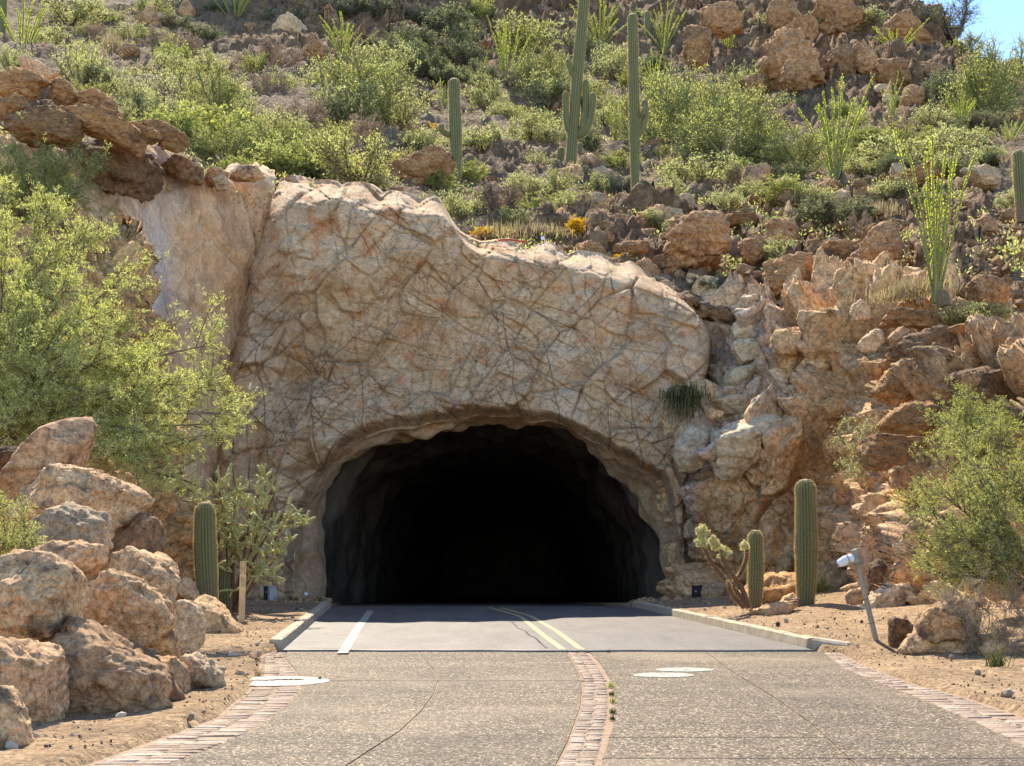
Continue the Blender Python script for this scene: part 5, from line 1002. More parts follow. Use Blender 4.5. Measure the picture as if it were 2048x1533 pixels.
KIND = {  # name, bark, leaf, category, description, shrub arguments
 'gs': ("desert_shrub", 'bark', 'leaf_gs', "bush", "grey-green feathery bush", dict(nst=26, nbr=8, ntw=4, nlf=4, spread=.62, trunk=.013, leafL=.072, leafW=.02, twl=.24, up=.35)),
 'ds': ("dark_shrub", 'bark', 'leaf_ds', "bush", "dark green dense bush", dict(nst=34, nbr=8, ntw=5, nlf=5, spread=.62, trunk=.016, leafL=.055, leafW=.024, twl=.2, up=.2)),
 'pv': ("palo_verde", 'greenbark', 'leaf_pv', "tree", "yellow-green palo verde tree", dict(nst=12, nbr=19, ntw=7, nlf=5, spread=.66, trunk=.030, leafL=.036, leafW=.0095, twl=.30, up=.35, arch=.35)),
 'cr': ("creosote_bush", 'bark', 'leaf_pv', "bush", "open creosote bush with dark stems", dict(nst=16, nbr=14, ntw=7, nlf=4, spread=.66, trunk=.02, leafL=.04, leafW=.017, twl=.24, up=.35, arch=.3)),
 'lg': ("lime_bush", 'greenbark', 'leaf_lg', "bush", "bright lime green bush", dict(nst=30, nbr=8, ntw=5, nlf=4, spread=.66, trunk=.012, leafL=.062, leafW=.036, twl=.24, up=.3)),
 'br': ("brown_cholla", 'twig', 'leaf_br', "cactus", "brown twiggy cholla", dict(nst=14, nbr=14, ntw=6, nlf=2, spread=.62, trunk=.034, leafL=.05, leafW=.02, twl=.2, up=.1)),
 'yl': ("yellow_brittlebush", 'twig', 'leaf_yl', "flowers", "yellow flowering brittlebush", dict(nst=26, nbr=6, ntw=4, nlf=5, spread=.75, trunk=.012, leafL=.09, leafW=.06, twl=.2, up=.4)),
}
def bush(kind, px, py, w, h, lab=None, Y=None, turn=None, group=None, sq=1.0):
    nm, bark, leaf, cat, desc, kw = KIND[kind]
    V = proto(kind, lambda s: plant(nm, shrub(s * 31 + len(kind) + ord(kind[0]), **kw), bark, leaf))
    i = bush.n % 3; bush.n += 1; src = V[i]
    if 'used' in src: o = copy_tree(src)
    else: o = src; src['used'] = 1
    p = hill_at(px, py) if Y is None else P(px, py, Y)
    H = 1.2 * h / F * p[1]; W = 1.28 * w / F * p[1] / (2 * kw['spread'] * 1.12); o.location = p - [0, 0, .06 * H]; o.scale = (W, W * sq, H * 1.05); o.rotation_euler = (0, 0, bush.n * 2.39 if turn is None else turn)
    size = "large " if h > 95 else "small " if h < 48 else ""
    o['label'] = lab or say(size + desc, px, py - h / 2); o['category'] = cat; o['group'] = group or ("shrubs growing on the hillside" if cat == "bush" else "palo verde trees on the hillside" if cat == "tree" else "brown chollas on the hillside" if cat == 'cactus' else "yellow flowers on the hillside")
    return o
bush.n = 0
BUSH = {
 'gs': [(60, 112, 90, 50), (140, 52, 120, 50), (110, 98, 70, 45), (210, 52, 60, 38), (265, 82, 70, 38), (318, 92, 50, 34), (165, 178, 100, 95), (270, 222, 70, 78), (345, 165, 80, 60), (360, 205, 110, 62), (415, 150, 70, 48), (25, 155, 70, 60), (700, 255, 130, 100), (790, 262, 100, 85), (640, 180, 70, 55),
        (785, 152, 100, 70), (1062, 115, 120, 85), (970, 218, 75, 62), (1004, 245, 60, 42), (1060, 292, 95, 62), (1110, 300, 80, 55), (960, 322, 95, 85), (1010, 318, 60, 55), (1238, 155, 85, 60), (1182, 195, 60, 42), (1205, 232, 66, 46), (1500, 205, 62, 75), (1580, 232, 70, 45), (1400, 205, 70, 40), (1050, 392, 80, 45),
        (930, 445, 85, 72), (1130, 432, 65, 52), (1200, 388, 62, 42), (1400, 375, 140, 70), (1830, 332, 160, 72), (1905, 305, 90, 48), (1560, 465, 50, 38), (1640, 408, 60, 38), (1560, 520, 85, 42), (1950, 655, 150, 52), (1735, 62, 70, 42), (640, 335, 85, 62), (565, 185, 60, 40), (1640, 72, 70, 50), (1560, 60, 70, 40), (1430, 62, 60, 40),
        (890, 330, 60, 48), (760, 180, 90, 60), (1095, 205, 100, 62), (1690, 240, 60, 40), (1860, 255, 80, 40), (1730, 350, 90, 45), (1340, 400, 70, 50), (1020, 460, 70, 45), (870, 425, 70, 45), (230, 250, 80, 45), (310, 245, 90, 60), (480, 240, 70, 45), (1320, 455, 60, 40), (1500, 395, 60, 35), (1980, 330, 70, 40), (2020, 420, 60, 40), (1780, 400, 80, 40), (830, 300, 60, 45), (600, 335, 70, 50), (1270, 65, 70, 40)],
 'ds': [(350, 68, 60, 42), (410, 85, 60, 36), (450, 40, 70, 40), (730, 55, 130, 62), (842, 65, 70, 52), (900, 82, 110, 72), (830, 105, 95, 50), (1730, 135, 46, 42), (1665, 450, 125, 62), (1420, 592, 85, 42), (1480, 195, 60, 62), (640, 60, 90, 40), (560, 60, 70, 40), (960, 170, 70, 45), (1790, 180, 60, 35), (1880, 205, 80, 60), (1840, 215, 60, 40), (1150, 120, 80, 50), (1240, 400, 70, 40), (760, 110, 70, 40), (1550, 225, 60, 40), (1960, 268, 90, 45), (920, 130, 90, 50), (690, 180, 50, 40), (1310, 150, 70, 40)],
 'pv': [(430, 255, 145, 112), (725, 252, 190, 135), (1360, 305, 185, 165), (1475, 335, 200, 130), (1990, 245, 175, 150), (560, 330, 150, 88), (450, 330, 120, 70), (1085, 190, 120, 85), (1600, 340, 130, 75), (1330, 250, 110, 90)],
 'cr': [(715, 372, 155, 112), (870, 375, 85, 55), (1150, 425, 80, 48), (1935, 112, 66, 45), (670, 300, 80, 60), (1250, 345, 60, 48), (1530, 330, 80, 55), (1790, 310, 110, 60)],
 'lg': [(420, 305, 160, 92), (350, 290, 120, 72), (570, 345, 130, 72), (500, 320, 110, 62), (960, 50, 62, 50), (1022, 238, 52, 28), (940, 365, 62, 42), (1478, 358, 56, 42), (1750, 312, 120, 58), (1062, 445, 75, 50), (870, 385, 80, 50), (1215, 345, 60, 34), (1690, 345, 60, 40), (480, 365, 90, 55)],
 'br': [(535, 142, 105, 85), (545, 202, 92, 68), (602, 262, 120, 62), (455, 152, 42, 38), (1118, 152, 70, 50), (190, 78, 56, 32), (690, 205, 60, 60), (1905, 345, 80, 50), (1540, 260, 60, 50), (1800, 265, 60, 40)],
 'yl': [(668, 280, 28, 18), (843, 297, 36, 24), (866, 268, 30, 20), (970, 476, 50, 18), (1150, 470, 66, 34), (1240, 532, 48, 22), (1196, 438, 24, 12), (1466, 420, 28, 14), (395, 300, 46, 36), (878, 352, 34, 26), (1900, 292, 40, 18), (1130, 480, 40, 22)],
}
FIX = {('br', 535): "round brown twiggy cholla standing highest on the upper left slope", ('cr', 715): "creosote bush with dark visible stems just above the portal's hump", ('pv', 1475): "large pale green palo verde tree on the slope above the cube-shaped rock", ('pv', 1990): "bushy dark-limbed tree near the right edge below the blue sky", ('ds', 1420): "rounded low bush on the portal's right shoulder", ('yl', 1240): "bright yellow flower clump on the lip of the portal's right shoulder", ('gs', 1950): "wide grey-green bush on the ledge right of the near ocotillo"}
for k in BUSH:
    for b in BUSH[k]:
        Yv = {('gs', 1950): 33.5, ('ds', 1420): 42.0}.get((k, b[0])); bush(k, *b, lab=FIX.get((k, b[0])), Y=Yv)
r8 = np.random.default_rng(808); extra = 0
while extra < 110:
    px, py = r8.uniform(150, 2040), r8.uniform(20, 470)
    if near_zone(px, py) > r8.random() + .15 or (py > 330 and px < 560) or (py > 440 and px < 1180) or (px > 1300 and py < 240): continue
    p = hill_at(px, py)
    if p[1] > 108: continue
    kd = r8.choice(['gs', 'gs', 'gs', 'cr', 'lg', 'ds', 'br']); h = r8.uniform(26, 58); bush(kd, px, py, h * r8.uniform(1.1, 1.7), h); extra += 1
# a bare tree on the skyline and a dark leaning one above the portal
def bare_tree(name, seed, px, py, w, h, lab, leaf, Y=None, lean=0.0, **kw):
    a = dict(nst=7, nbr=22, ntw=7, nlf=2, spread=.6, trunk=.04, leafL=.04, leafW=.014, twl=.3, up=.1, arch=.4, lowfill=.35); a.update(kw)
    o = plant(name, shrub(seed, **a), 'bark', leaf); p = hill_at(px, py) if Y is None else P(px, py, Y)
    o.location = p - [0, 0, .1]; H = h / F * p[1]; W = w / F * p[1] / 1.3; o.scale = (W, W, H); o.rotation_euler = (0, lean, 1.0); o['label'] = lab; o['category'] = "tree"
bare_tree("mesquite_tree", 5, 1905, 85, 140, 110, "sparse dark tree on the ridge against the blue sky", 'leaf_ds', Y=108)
bare_tree("mesquite_tree", 8, 1000, 452, 120, 118, "dark leaning bare-limbed tree right above the portal's saddle", 'leaf_br', lean=.12)

def blades(n, L, W, seed, spread=.6, droop=.5, base=.05):
    r = np.random.default_rng(seed); az = r.uniform(0, 6.283, n); e = np.abs(r.normal(size=n)) * spread; d = np.stack([np.cos(az) * np.sin(e), np.sin(az) * np.sin(e), np.cos(e)], 1)
    l = L * r.uniform(.5, 1.1, (n, 1)); a = r.normal(size=(n, 3)) * [base, base, 0]; s = unit(np.cross(d, [0, 0, 1.]) + 1e-3) * W / 2
    m = a + d * l * .55; t = a + d * l - [0, 0, 1] * l * droop * np.sin(e)[:, None]; V = np.stack([a - s, a + s, m + s * .8, m - s * .8, t], 1).reshape(-1, 3); o = np.arange(n) * 5
    return V, [np.stack([o, o + 1, o + 2, o + 3], 1), np.stack([o + 3, o + 2, o + 4], 1)]
def tuft(name, px, py, hpx, n, mat, lab, cat, Y=None, spread=.6, droop=.5, W=.02, seed=1, pos=None, base=.06):
    p = (hill_at(px, py) if Y is None else P(px, py, Y)) if pos is None else pos; H = hpx / F * p[1]; v, f = blades(n, H, W, seed, spread, droop, base)
    return link(name, mesh_np(name, v, f, M[mat], smooth=False), p - [0, 0, .02], label=lab, cat=cat)
GT = [(1040, 478, 40), (1010, 480, 34), (1075, 476, 38), (1100, 480, 30), (1340, 335, 30), (1225, 410, 30), (1810, 590, 34), (1845, 585, 40), (1785, 600, 28), (1350, 320, 34), (225, 100, 40), (1410, 190, 30), (280, 200, 34), (1600, 410, 34), (1760, 430, 34), (995, 470, 30)]
for i, (px, py, h) in enumerate(GT):
    Yv = 34.6 if py > 560 else None; g = tuft("dry_grass", px, py, h, 260, 'grass', say("straw coloured dry grass tuft", px, py - h / 2), "grass tuft", Y=Yv, W=.025, seed=i, spread=.45, base=.35); g['group'] = "dry grass tufts on the slope"
tuft("hanging_grass", 1368, 795, 46, 560, 'ggrass', "shaggy dark green grass tuft hanging on the rock beside the portal's right edge", "grass tuft", Y=38.2, spread=1.0, droop=1.5, W=.03, base=.22)
tuft("agave", 1642, 1192, 62, 60, 'leaf_lg', "spiky bright green agave tuft behind the big foreground saguaro", "plant", Y=33.0, spread=.8, droop=.7, W=.05, base=.08)
# low plants that nobody could count, over the whole slope
r9 = np.random.default_rng(99); LVs = []; 
cen = []
while len(cen) < 2600:
    px, py = r9.uniform(-100, 2150), r9.uniform(5, 560)
    if near_zone(px, py) > r9.random() * 1.3: continue
    p = hill_at(px, py)
    if p[1] < 110 and not (px > 1800 and py < 120): cen.append(p)
cen = np.array(cen); nl = 34; k = np.repeat(np.arange(len(cen)), nl); sz = r9.uniform(.18, .55, len(cen))[k][:, None]
dd = unit(r9.normal(size=(len(k), 3)) * [1, 1, .6] + [0, 0, .7]); C = cen[k] + dd * sz * r9.random((len(k), 1)) * [1, 1, .8]
v, f = leaves(C, dd + r9.normal(size=C.shape) * .4, .14 * r9.uniform(.5, 1.2, len(k)), .045, r9)
half = (k % 5 < 3)[::1]
for nm, m, sel in (("ground_cover", 'leaf_gs', k % 5 < 2), ("dry_ground_cover", 'grass', k % 5 == 2), ("green_ground_cover", 'leaf_pv', k % 5 > 2)):
    idx = np.where(sel)[0]; link(nm, mesh_np(nm, v.reshape(-1, 4, 3)[idx].reshape(-1, 3), np.arange(len(idx) * 4).reshape(-1, 4), M[m], smooth=False), kind='stuff')

# ocotillos: every wand its own part with its leaves
def ocotillo(seed, n, spread, wander=.05):
    r = np.random.default_rng(seed); o = bpy.data.objects.new("ocotillo", None); SC.collection.objects.link(o)
    for k in range(n):
        az = k * 2.4 + r.uniform(-.4, .4); e = spread * math.sqrt((k + .5) / n) * r.uniform(.75, 1.2); L = r.uniform(.72, 1.05)
        end = np.array([math.cos(az) * math.sin(e), math.sin(az) * math.sin(e), math.cos(e)]) * L; a = np.array([math.cos(az) * .02, math.sin(az) * .02, 0]); mid = end * .5 + np.array([-math.cos(az), -math.sin(az), 0.6]) * .08 * e
        t = np.linspace(0, 1, 12)[:, None]; path = bez(a, mid, end, t) + np.cumsum(r.normal(size=(12, 3)) * wander * .13, 0) * t
        sv, sf = tubes(path[None], (.0135 * (1 - .5 * np.linspace(0, 1, 12)))[None], 5); st = link("stem", mesh_np("stem", sv, sf, M['greenbark']), parent=o)
        m = 430; tl = r.uniform(.12, 1, m) * 11; i = np.minimum(tl.astype(int), 10); C = path[i] + (path[i + 1] - path[i]) * (tl - i)[:, None]; dv = unit(r.normal(size=(m, 3)) + [0, 0, .5]); lv, lf = leaves(C, dv, .021 * r.uniform(.6, 1.3, m), .013, r)
        link("leaves", mesh_np("leaves", lv, lf, M['leaf_oc'], smooth=False), parent=st)
    return o
OV = [ocotillo(3, 14, .62), ocotillo(4, 18, .5), ocotillo(5, 10, .55, .16), ocotillo(6, 16, .75)]
ou = set()
OC = [(45, 125, 120, 130, 3, "pale ocotillo in the upper left corner beside a cut-off saguaro"), (165, 168, 95, 85, 1, "short ocotillo in front of the fluffy grey-green bush at upper left"), (470, 52, 95, 66, 0, "ocotillo in the shade at the top left, cut by the frame"), (688, 120, 95, 92, 3, "ocotillo standing in the shaded rubble above the large palo verde"),
 (1012, 172, 110, 132, 0, "twin-clump ocotillo on the slope between two saguaros, left and lower clump"), (1058, 120, 90, 85, 1, "ocotillo clump right behind the twin-clump ocotillo, upper"), (1200, 98, 120, 110, 3, "ocotillo between the two tallest saguaros near the top"), (1328, 104, 95, 98, 0, "ocotillo close right of the tall slim saguaro's tip"), (1455, 118, 85, 92, 1, "bushy upright ocotillo above the square brown crag"),
 (1790, 114, 115, 66, 3, "wide low ocotillo on the crag below the skyline tree"), (2010, 132, 95, 66, 2, "dark ocotillo on the skyline at the right edge of the blue sky"), (1310, 198, 70, 108, 2, "ocotillo right of the tall slim saguaro's upper half"), (1232, 285, 66, 100, 2, "thin yellow-green ocotillo between the two tallest saguaros' bases"), (1670, 362, 165, 212, 0, "biggest ocotillo on the right slope above the road cut"),
 (1785, 240, 76, 88, 2, "open ocotillo right of and above the biggest ocotillo"), (1920, 258, 95, 66, 1, "ocotillo below the bushy tree near the right edge"), (2020, 298, 80, 66, 3, "drooping ocotillo at the right edge above a saguaro"), (960, 165, 60, 55, 2, "small ocotillo left of the twin-clump ocotillo"), (1085, 285, 60, 62, 2, "small ocotillo left of the many-armed saguaro's trunk"), (500, 148, 30, 44, 2, "tiny ocotillo left of the round brown cholla"), (620, 30, 60, 40, 2, "small ocotillo among shaded rubble at the top edge"), (890, 215, 60, 60, 2, "thin ocotillo behind the lone saguaro's rounded tip")]
for px, py, w, h, v, lab in OC:
    o = OV[v] if v not in ou else copy_tree(OV[v]); ou.add(v); p = hill_at(px, py); s = h / F * p[1]; o.location = p - [0, 0, .03 * s]; o.scale = (s * w / h * .95, s * w / h * .95, s * 1.05); o.rotation_euler = (0, 0, px * .7); o['label'] = lab; o['category'] = "ocotillo"; o['group'] = "ocotillos on the hillside"
o = ocotillo(12, 13, .40, .09); p = P(1872, 606, 33.6); s = 340 / F * p[1]; o.location = p; o.scale = (s * .62, s * .62, s); o.rotation_euler = (.0, .03, 1.2); o['label'] = "tall near ocotillo with narrow yellow-green wands on the right ledge"; o['category'] = "ocotillo"; o['group'] = "ocotillos on the hillside"

# saguaros
def ribbed(path, rad, ribs, seed, spines=3, sl=.05):
    path = np.asarray(path, float); rad = np.asarray(rad, float); n = ribs * 4; t = unit(np.gradient(path, axis=0)); ref = np.array([0, 1., 0]); a = unit(np.cross(t, ref)); b = np.cross(t, a); th = np.arange(n) * 2 * math.pi / n
    w = (np.cos(ribs * th) * .5 + .5) ** .8; prof = .80 + .23 * w
    V = path[:, None] + rad[:, None, None] * prof[None, :, None] * (a[:, None] * np.cos(th)[:, None] + b[:, None] * np.sin(th)[:, None]); m = len(path); i = np.arange(m - 1)[:, None] * n; j = np.arange(n)[None]; jn = (j + 1) % n
    Fq = np.stack([i + j, i + jn, i + n + jn, i + n + j], -1).reshape(-1, 4); rib = np.tile(w, m)
    r = np.random.default_rng(seed); rid = np.arange(ribs) * 4; L = np.concatenate([[0], np.cumsum(np.linalg.norm(np.diff(path, axis=0), axis=1))]); cs, ds = [], []
    for q in np.arange(sl * .6, L[-1], sl * .85):
        f = np.interp(q, L, np.arange(m)); k = min(int(f), m - 2); f -= k; C = V[k, rid] * (1 - f) + V[k + 1, rid] * f; ctr = path[k] * (1 - f) + path[k + 1] * f
        for _ in range(spines): cs.append(C); ds.append(unit(C - ctr) + r.normal(size=C.shape) * .55)
    C, D = np.concatenate(cs), np.concatenate(ds); sp = leaves(C, D, sl * r.uniform(.5, 1.1, len(C)), sl * .13, r)
    return (V.reshape(-1, 3), Fq, rib), sp
def column(h, r, taper=.62, n=44, lean=0.0, bulge=.5):
    z = np.linspace(0, h - r, n); rr_ = r * (taper + (1 - taper) * sstep(0, .45, z / h)) * (1 - .10 * sstep(.6, 1, z / h)) * (1 + .022 * np.sin(z * 5.0 / h * 3) + .028 * np.sin(z / h * 23 + r * 90) * np.sin(z / h * 7 + r * 50)); cap = np.linspace(0, 1, 9)[1:] * math.pi / 2
    zc = h - r + r * np.sin(cap); rc = rr_[-1] * np.cos(cap); z = np.concatenate([z, zc]); rr_ = np.concatenate([rr_, np.maximum(rc, .004)]); return np.stack([lean * z / h, 0 * z, z], 1), rr_
def arm(pts, r):
    p = cr(np.array(pts, float), 26); L = len(p); s = np.linspace(0, 1, L); rr_ = r * (.62 + .38 * sstep(0, .35, s)); k = s > .88; rr_[k] *= np.sqrt(np.maximum(1 - ((s[k] - .88) / .12) ** 2, .002)); return p, rr_
def saguaro(px, py, top, wpx, Y, lab, ribs=16, arms=(), taper=.62, lean=0.0, sp=3, sl=.06, group="saguaros on the hillside"):
    p = hill_at(px, py) if Y is None else P(px, py, Y); u = p[1] / F; o = bpy.data.objects.new("saguaro", None); SC.collection.objects.link(o); o.location = p - [0, 0, .08]
    o['label'] = lab; o['category'] = "saguaro"; o['group'] = group; h = (py - top) * u + .08; path, rad = column(h, wpx * u / 2, taper, lean=(lean or (px * 7 % 11 - 5) * .9) * u); path[:, 0] += .35 * wpx * u * .25 * np.sin(path[:, 2] / h * 3.1 + px)  - .35 * wpx * u * .25 * math.sin(px)
    for nm, (pa, ra) in [("trunk", (path, rad))] + [("arm", arm([((x - px) * u, y_ * wpx * u * .5, (py - y) * u) for x, y, y_ in pts], aw * u / 2)) for pts, aw in arms]:
        (V, Fq, rib), (sv, sf) = ribbed(pa, ra, ribs if nm == "trunk" else max(9, ribs - 5), int(px) + len(nm), sp, sl); me = mesh_np(nm, V, Fq, M['saguaro']); at = me.attributes.new("rib", 'FLOAT', 'POINT'); at.data.foreach_set("value", rib.astype(np.float32)); ob = link(nm, me, parent=o)
        link("spines", mesh_np("spines", sv, sf, M['spine'], smooth=False), parent=ob, kind='stuff')
    return o
saguaro(912, 368, 157, 24, None, "lone saguaro with one stubby side bud, left of the other tall saguaros", 15, [([(908, 268, 0), (896, 266, -.3), (884, 258, -.4), (884, 246, -.4)], 12)], .7)
saguaro(1140, 345, -60, 22, None, "saguaro with many arms, its tip cut by the top of the frame", 13, [([(1158, 150, 0), (1146, 148, -.3), (1140, 135, -.3), (1136, 115, -.3)], 11), ([(1146, 268, 0), (1136, 255, -.4), (1132, 230, -.5), (1131, 180, -.5)], 12), ([(1150, 272, 0), (1164, 262, -.5), (1171, 225, -.5), (1172, 155, -.3)], 13), ([(1150, 275, 0), (1170, 262, -.8), (1183, 225, -.9), (1186, 184, -.9)], 13), ([(1155, 250, 0), (1164, 245, .6), (1166, 200, .9), (1142, 165, .9)], 10)], .95, lean=36)
saguaro(1270, 418, 28, 21, None, "tall slim saguaro with two short arms low on its right side", 14, [([(1277, 262, 0), (1286, 250, .3), (1291, 225, .3), (1289, 194, .3)], 13), ([(1274, 232, -.3), (1282, 228, -.9), (1287, 222, -1.0), (1288, 214, -1.0)], 10)], .6)
saguaro(1117, 335, 294, 15, None, "short young saguaro at the left foot of the many-armed saguaro", 12, (), .8)
saguaro(1160, 322, 285, 14, None, "stubby young saguaro right of the many-armed saguaro's trunk", 12, (), .8)
saguaro(2043, 440, 300, 24, 42.0, "saguaro half cut off by the right edge of the photo", 14, (), .8)
saguaro(4, 82, -10, 16, None, "saguaro half cut off by the left edge at the top left corner", 13, (), .8)
saguaro(1294, 90, 22, 12, None, "small dark saguaro high up right of the tall slim saguaro's tip", 12, (), .8)
saguaro(1005, 175, 160, 14, None, "round barrel cactus at the foot of the twin-clump ocotillo", 12, (), .9)
saguaro(417, 1222, 1004, 43, 27.0, "stout foreground saguaro in front of the staghorn cholla at left", 20, (), .82, sp=6, sl=.035, group="saguaros beside the road")
saguaro(455, 1238, 1120, 30, 29.0, "young saguaro half hidden behind the wooden stake", 16, (), .8, sp=6, sl=.035, group="saguaros beside the road")
saguaro(1508, 1232, 1060, 30, 29.4, "smaller of the two foreground saguaros right of the tunnel, narrow at its foot", 18, (), .72, sp=6, sl=.04, group="saguaros beside the road")
saguaro(1609, 1240, 958, 42, 29.6, "bigger foreground saguaro right of the tunnel by the kerb", 20, (), .72, sp=6, sl=.04, group="saguaros beside the road")
saguaro(1888, 606, 580, 26, 33.5, "red-spined barrel cactus beside the near ocotillo's foot", 14, (), .95, sp=5, sl=.05, group="saguaros beside the road")

# feathery trees near the camera: limbs -> boughs -> twigs -> sprays of leaflets
def feather(name, root, limbs, seed, lab, cat, leaf, nb=13, nt=9, nsp=5, nl=6, lr=.05, bl=.8, tl=.32, L=.040, W=.0105, bark='bark', sag=.25, t0=.3):
    r = np.random.default_rng(seed); o = bpy.data.objects.new(name, None); SC.collection.objects.link(o); o.location = root; o['label'] = lab; o['category'] = cat
    E = np.array(limbs) - root; n = len(E); mid = E * .5 + r.normal(size=E.shape) * .15 + [0, 0, 1] * np.linalg.norm(E, axis=1, keepdims=True) * sag * .5; A = r.normal(size=E.shape) * .08 * [1, 1, .3]
    t = np.linspace(0, 1, 9)[None, :, None]; S = bez(A[:, None], mid[:, None], E[:, None], t); main = [tubes(S, lr * (1 - .85 * np.linspace(0, 1, 9))[None] * r.uniform(.6, 1.1, (n, 1)), 6)]
    k = np.repeat(np.arange(n), nb); tb = r.uniform(t0, 1.0, (len(k), 1)); B0 = bez(A[k], mid[k], E[k], tb); tg = unit(2 * (1 - tb) * (mid[k] - A[k]) + 2 * tb * (E[k] - mid[k])); d = unit(tg + r.normal(size=B0.shape) * .55 + [0, 0, .15])
    B1 = B0 + d * bl * r.uniform(.4, 1.2, (len(k), 1)); Bm = (B0 + B1) / 2 + [0, 0, .10 * bl] + r.normal(size=B0.shape) * .04; main.append(tubes(bez(B0[:, None], Bm[:, None], B1[:, None], np.linspace(0, 1, 5)[None, :, None]), lr * .22 * np.linspace(1, .4, 5)[None] * np.ones((len(k), 1)), 4))
    k2 = np.repeat(np.arange(len(k)), nt); t2 = r.uniform(.15, 1, (len(k2), 1)); T0 = bez(B0[k2], Bm[k2], B1[k2], t2); d2 = unit(d[k2] * .8 + r.normal(size=T0.shape) * .6); T1 = T0 + d2 * tl * r.uniform(.5, 1.2, (len(k2), 1)); main.append(tubes(np.stack([T0, T1], 1), .0035 * np.ones((len(k2), 2)), 3))
    k3 = np.repeat(np.arange(len(k2)), nsp); t3 = r.uniform(.1, 1.05, (len(k3), 1)); Q0 = T0[k3] * (1 - t3) + T1[k3] * t3; d3 = unit(d2[k3] * .5 + r.normal(size=Q0.shape) * .6 - [0, 0, .1]); ql = .10 * r.uniform(.6, 1.3, (len(k3), 1)); s3 = unit(np.cross(d3, r.normal(size=d3.shape)))
    k4 = np.repeat(np.arange(len(k3)), nl); pos = np.tile(np.arange(nl), len(k3)); side = np.where(pos % 2, 1., -1.)[:, None]; C = Q0[k4] + d3[k4] * ql[k4] * ((pos // 2 + .5) / (nl / 2))[:, None]; dl = d3[k4] * .55 + s3[k4] * side + r.normal(size=C.shape) * .15
    lv, lf = leaves(C, dl, L * r.uniform(.7, 1.2, len(C)), W, r); mv, mf = join(main); link("branches", mesh_np("branches", mv, mf, M[bark]), parent=o); link("foliage", mesh_np("foliage", lv, lf, M[leaf], smooth=False), parent=o)
    return o
AC = [(485, 850, 23.5), (470, 780, 24), (455, 690, 24.6), (400, 900, 22.8), (375, 960, 22.4), (270, 560, 25.5), (265, 640, 24.5), (215, 470, 25.6), (120, 420, 26), (20, 400, 26), (170, 560, 24), (80, 640, 23.5), (310, 790, 23), (340, 700, 24.6), (230, 720, 23), (180, 800, 22.6), (130, 740, 22.6), (30, 520, 24), (-60, 600, 23), (60, 830, 22.6), (260, 910, 22.4), (400, 770, 23.4), (120, 500, 24.6), (-40, 450, 25), (430, 830, 23), (330, 870, 22.6), (200, 640, 23.2), (40, 720, 22.6), (310, 935, 22.2)]
feather("acacia_tree", P(-70, 930, 24), [P(a[0] - (30 if a[0] > 190 else 20), a[1], a[2]) for a in AC], 21, "large feathery acacia arching over the boulder pile at the left", "tree", 'leaf_ac', nb=20, nt=11, nsp=5, nl=6, sag=.3, bl=.75, L=.048, W=.0145)
AB = [(195, 350, 34.4), (150, 290, 35), (90, 275, 35), (30, 300, 35), (120, 340, 34.2), (60, 360, 34), (10, 380, 34), (170, 390, 34.2), (110, 400, 33.8), (40, 420, 33.6), (-30, 330, 34.6)]
feather("bright_acacia", P(70, 470, 34.4), [P(*a) for a in AB], 22, "bright yellow-green feathery bush under the ledge blocks at upper left", "bush", 'leaf_lg', nb=13, nt=9, nsp=4, nl=6, bl=.75, tl=.35, L=.06, W=.018, sag=.2)
RBU = [(1800, 1010, 21.8), (1805, 1080, 21.2), (1850, 930, 22.4), (1840, 1150, 20.8), (1900, 880, 22.8), (1960, 870, 23), (2030, 850, 23), (1880, 1010, 21.4), (1930, 960, 21.8), (1870, 1090, 20.8), (1950, 1050, 21), (2000, 940, 22), (1920, 1130, 20.8), (2060, 960, 21.8), (2100, 880, 22.4), (1980, 1120, 20.8), (2050, 1060, 21), (1840, 1050, 21), (1960, 990, 21.2)]
feather("feathery_bush", P(2090, 1190, 21.6), [P(a[0] + 28, a[1], a[2]) for a in RBU], 23, "wide feathery green bush spreading over the rocks at the right edge", "bush", 'leaf_ac', nb=14, nt=9, nsp=4, nl=6, bl=.6, tl=.28, L=.036, W=.012, sag=.22, t0=.35)
RB2 = [(1890, 850, 25), (1930, 815, 25.4), (1985, 830, 25.6), (2030, 850, 25.6), (1960, 860, 25), (1910, 890, 24.8), (2010, 890, 25)]
feather("bright_acacia", P(1985, 960, 25.2), [P(*a) for a in RB2], 24, "bright lime bush poking up behind the feathery bush at the right edge", "bush", 'leaf_lg', nb=12, nt=8, nsp=4, nl=6, bl=.5, tl=.25, L=.045, W=.014, sag=.15)
LB = [(50, 1040, 15.6), (20, 1010, 15.8), (-10, 1030, 15.6), (60, 1080, 15.4), (10, 1080, 15.2), (40, 1100, 15.2), (-40, 1060, 15.4)]
feather("small_acacia", P(-20, 1130, 15.8), [P(*a) for a in LB], 25, "small feathery bush tip between boulders at the left edge", "bush", 'leaf_ac', nb=9, nt=8, nsp=4, nl=6, bl=.22, tl=.14, L=.024, W=.007, lr=.02)
DB = [(1900, 1210, 19.9), (1960, 1190, 20), (2020, 1200, 20), (2060, 1230, 19.8), (1990, 1250, 19.4), (1930, 1250, 19.6), (2040, 1270, 19.2), (1880, 1230, 20.2)]
feather("dry_bush", P(1990, 1300, 20), [P(*a) for a in DB], 26, "dry tan twiggy bush behind the balanced boulder", "bush", 'grass', nb=12, nt=9, nsp=2, nl=3, bl=.35, tl=.2, L=.035, W=.007, bark='twig', lr=.012)
TB = [(1700, 860, 30), (1720, 890, 29.6), (1690, 910, 29.6), (1740, 850, 30.2), (1680, 880, 29.8), (1730, 930, 29.2), (1700, 945, 29.2)]
